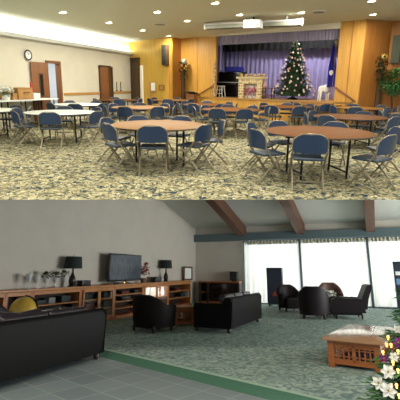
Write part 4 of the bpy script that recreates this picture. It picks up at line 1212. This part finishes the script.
for sx in (-1, 1):
    for sy in (-1, 1): MB().cyl((sx*.33, sy*.38-.02, 0), (sx*.33, sy*.38-.02, .14), .025, .035).build('foot', 'foot_wood', wc_)
# small round table with cloth between the armchairs
q = fp(332, 314)
ct_ = thing('occasional_table', 'small round table with pale green cloth between the armchairs', 'table', (q.x, q.y, 0))
MB().cyl((0, 0, .03), (0, 0, .5), .04).build('pedestal', 'foot_wood', ct_)
MB().lathe([(.2, 0), (.2, .03)], (0, 0, 0), 16).build('base', 'foot_wood', ct_)
MB().lathe([(.3, .5), (.3, .53)], (0, 0, 0), 20).build('tabletop', 'foot_wood', ct_)
o = MB().lathe([(.34, .3), (.33, .45), (.31, .532), (.28, .54), (.02, .541)], (0, 0, 0), 24).build('tablecloth', 'green_cloth', None, (q.x, q.y, 0)); tag(o, 'pale green cloth draped over the small round lounge table', 'tablecloth')
wp = thing('white_flowers', 'low bunch of white flowers on the green-clothed table', 'flower', (q.x, q.y, .541))
MB().lathe([(.06, 0), (.08, .1)], (0, 0, 0), 12).build('bowl', 'white_paint', wp)
fm = MB()
for k in range(5): flower_ball(fm, (.12*math.sin(k*2.4), .12*math.cos(k*2.4), .13), .12, 16, None)
fm.build('bloom', 'flower_white', wp)

# second leather sofa
n0, n1 = fp(231, 334), fp(266, 320)
ev = (n1-n0).normalized()
sofa('black leather sofa in the middle seen at an angle', n0, n0+ev*2.5, 2.5, 1.05, .84, 'leather_black', 'leather_black')
# lattice side table
q = fp(181, 326)
sq = thing('lattice_side_table', 'small square oak side table with lattice sides by the armchair', 'table', (q.x, q.y+.25, 0), R(20))
def lattice_table(t, w, d, h, top_m, m, ov, nx, lw=.08):
    MB().box((0, 0, h-.02), (w+ov*2, d+ov*2, .04), bev=.008).build('tabletop', top_m, t)
    for sx in (-1, 1):
        for sy in (-1, 1): MB().box((sx*(w/2-lw/2), sy*(d/2-lw/2), (h-.04)/2), (lw, lw, h-.04), bev=.006).build('leg', m, t)
    for side, (ax, ln, off, sg) in {'a': ('x', w, d, -1), 'b': ('x', w, d, 1), 'c': ('y', d, w, -1), 'd': ('y', d, w, 1)}.items():
        mb = MB(); zt, zb = h-.09, .09
        def bx(x, z, sx_, sz_):
            if ax == 'x': mb.box((x, sg*(off/2-.035), z), (sx_, .03, sz_))
            else: mb.box((sg*(off/2-.035), x, z), (.03, sx_, sz_))
        bx(0, zt, ln-.14, .1); bx(0, zb, ln-.14, .08)
        inner = ln-.16
        for k in range(1, nx):
            bx(-inner/2+inner*k/nx, (zt+zb)/2, .05 if k*2 == nx else .016, zt-zb)
        for z in ((zt+zb)/2-.05, (zt+zb)/2+.05): bx(0, z, inner, .014)
        mb.build('lattice_panel', m, t)
    MB().box((0, 0, .06), (w-.1, d-.1, .02)).build('lower_shelf', 'shelf_dark', t)
lattice_table(sq, .55, .55, .5, 'oak', 'oak', .03, 4)
# coffee table
FL, FRt, BL = fp(321, 337.3, .44), fp(384, 343.2, .44), fp(339, 323.3, .44)
e1 = (FRt-FL); e2 = (BL-FL); w1 = e1.length
e1n = e1.normalized(); n1_ = Vector((-e1n.y, e1n.x, 0))
d1 = e2.dot(n1_)
d1 = min(d1, 1.9)
cen = FL+e1n*w1/2+n1_*d1/2
kt = thing('coffee_table', 'square oak coffee table with lattice sides on the green carpet', 'table', (cen.x, cen.y, 0), math.atan2(e1n.y, e1n.x))
lattice_table(kt, w1-.14, d1-.14, .44, 'table_top_oak', 'table_oak', .07, 8, .1)

# display boards by the window
def board(u, v, off, label, w, h, prints):
    q = onF(u, off)
    b_ = thing('display_board', label, 'display board', (q.x, q.y, 0), rzF)
    MB().box((0, 0, .1+h/2), (w, .3, h), bev=.012).build('panel', 'board_navy', b_)
    MB().box((0, -.152, .1+h/2), (w*.84, .01, h*.9)).build('poster', 'board_face', b_)
    for sx in (-1, 1): MB().box((sx*(w/2-.08), 0, .05), (.06, .34, .1)).build('foot', 'black_steel', b_)
    for p in prints: p(b_, w, h)
def tri(b_, w, h):
    MB().prism([(-.11, -.165, .42), (.11, -.165, .42), (.0, -.165, .64)], (0, .008, 0)).build('triangle_print', 'red_print', b_)
    MB().box((0, -.162, h*.75), (w*.5, .008, .1)).build('title_print', 'board_face', b_)
def blu(b_, w, h):
    MB().box((-.12, -.162, h*.62), (.26, .008, .22)).build('blue_print', 'blue_print', b_)
    MB().box((-.12, -.162, h*.8), (.26, .008, .14)).build('white_print', 'paper', b_)
board(274.5, 304, .55, 'dark upright display board with a red triangle before the curtain', .66, 1.5, [tri])
board(402, 310.5, .6, 'dark navy display board cut by the right edge', .6, 1.72, [blu])

# decorated tree at lower right
tq_ = fp(455, 424)
kt2 = thing('decorated_tree', 'flower-decked Christmas tree at the lower right corner', 'tree', (tq_.x, tq_.y, 0))
fir_tree(kt2, 1.9, .9, 6500, 'leaf', 12, .06, .11)
MB().lathe([(.25, 0), (.25, .04), (.06, .08)], (0, 0, 0), 16).build('tree_stand', 'black_steel', kt2)
def lily(loc, r, m, label, grp, seed):
    t = thing('lily_bloom' if m == 'flower_white' else 'purple_bloom', label, 'flower', loc, 0, grp)
    rnd = random.Random(seed)
    look = (CAM-Vector(loc)); look.z *= .4; look.normalize(); look = (look+Vector((rnd.uniform(-.3, .3), 0, rnd.uniform(-.1, .4)))).normalized()
    q_ = look.to_track_quat('Z', 'Y').to_matrix()
    mb = MB()
    for k in range(6):
        a_ = k*PI/3+rnd.uniform(-.15, .15)
        rows = []
        for j in range(6):
            f = j/5; w = r*.3*math.sin(PI*min(1, .12+.86*f))+.002; rr = r*f; z = r*(.35*f-.45*f*f)
            dv = Vector((math.cos(a_), math.sin(a_), 0)); sv = Vector((-math.sin(a_), math.cos(a_), 0))
            rows.append([q_ @ (dv*rr+sv*w*s_+Vector((0, 0, z+abs(s_)*.012))) for s_ in (-1, 0, 1)]+[q_ @ (dv*rr+sv*w*s_+Vector((0, 0, z-.004+abs(s_)*.012))) for s_ in (1, 0, -1)])
        mb.grid(rows, True, True)
    mb.build('petals', m, t)
    st = MB()
    for k in range(4):
        a_ = k*PI/2; st.tube([q_ @ Vector((0, 0, 0)), q_ @ Vector((r*.12*math.cos(a_), r*.12*math.sin(a_), r*.3))], .004, 5)
    st.build('stamens', 'gold', t)
def at_depth(u, v, y):
    """where the line of sight first meets the tree's cone (or passes it closest)"""
    d = ray('B', u, v); best = None
    for i in range(400):
        p = CAM+d*(3.0+i*.01)
        gap = math.hypot(p.x-tq_.x, p.y-tq_.y)-.9*max(0, (1.9-p.z)/1.75)*.94-.03
        if best is None or gap < best[0]: best = (gap, p.copy())
        if gap < 0: break
    return best[1]
yb_ = tq_.y
lily(at_depth(388.5, 372, yb_-.62), .075, 'flower_white', 'white lily bloom highest of the three at the tree corner', 'lilies on the lower right tree', 1)
lily(at_depth(378, 383, yb_-.62), .07, 'flower_white', 'white lily bloom leftmost at the lower right tree', 'lilies on the lower right tree', 2)
lily(at_depth(388.5, 390.5, yb_-.66), .08, 'flower_white', 'white lily bloom lowest on the lower right tree', 'lilies on the lower right tree', 3)
lily(at_depth(397, 329, yb_-.3), .045, 'flower_white', 'small white bloom at the tip of the lower right tree', 'lilies on the lower right tree', 4)
lily(at_depth(394, 357, yb_-.5), .05, 'flower_white', 'small white bloom beside the coffee table on the tree', 'lilies on the lower right tree', 5)
lily(at_depth(398.5, 343, yb_-.45), .06, 'flower_purple', 'purple bloom upper of two on the lower right tree', 'purple blooms on the lower right tree', 6)
lily(at_depth(384, 358, yb_-.5), .045, 'flower_purple', 'purple bloom lower of two beside the coffee table', 'purple blooms on the lower right tree', 7)
bl0 = None
for i, (u, v) in enumerate(((386.5, 344), (391, 344.5), (398, 370), (396.5, 385), (399, 395), (383, 352), (393, 362), (388, 337), (398, 351))):
    q = at_depth(u, v, yb_-.62)
    if bl0 is None: o = MB().ball((0, 0, 0), .014, (1, 1, 1.15), 10).cyl((0, 0, -.03), (0, 0, -.01), .008, seg=6).build('fairy_light', 'bulb_warm', None, q); bl0 = o
    else: o = bl0.copy(); C.objects.link(o); o.location = q; ROOTS[ROOM].append(o)
    tag(o, 'warm fairy light glowing on the lower right tree', 'fairy light', 'fairy lights on the lower right tree')

# ------------------------------------------------------------------ place the lounge, camera, world
for o in ROOTS['B']:
    o.matrix_basis = T_B @ o.matrix_basis
cam = bpy.data.cameras.new('camera'); co = bpy.data.objects.new('camera', cam); C.objects.link(co)
cam.sensor_width = 36; cam.lens = F*36/400; cam.sensor_fit = 'HORIZONTAL'
cam.shift_y = (P-200)/400
cam.clip_start = .05; cam.clip_end = 200
co.matrix_world = Matrix.Translation(CAM) @ CAM_ROT
bpy.context.scene.camera = co
w = bpy.data.worlds.new('World'); bpy.context.scene.world = w; w.use_nodes = True
w.node_tree.nodes['Background'].inputs[0].default_value = (.85, .92, 1, 1)
w.node_tree.nodes['Background'].inputs[1].default_value = .75
vs = bpy.context.scene.view_settings
vs.view_transform = 'Standard'; vs.look = 'None'; vs.gamma = 1; vs.use_curve_mapping = False
vs.exposure = 0.0
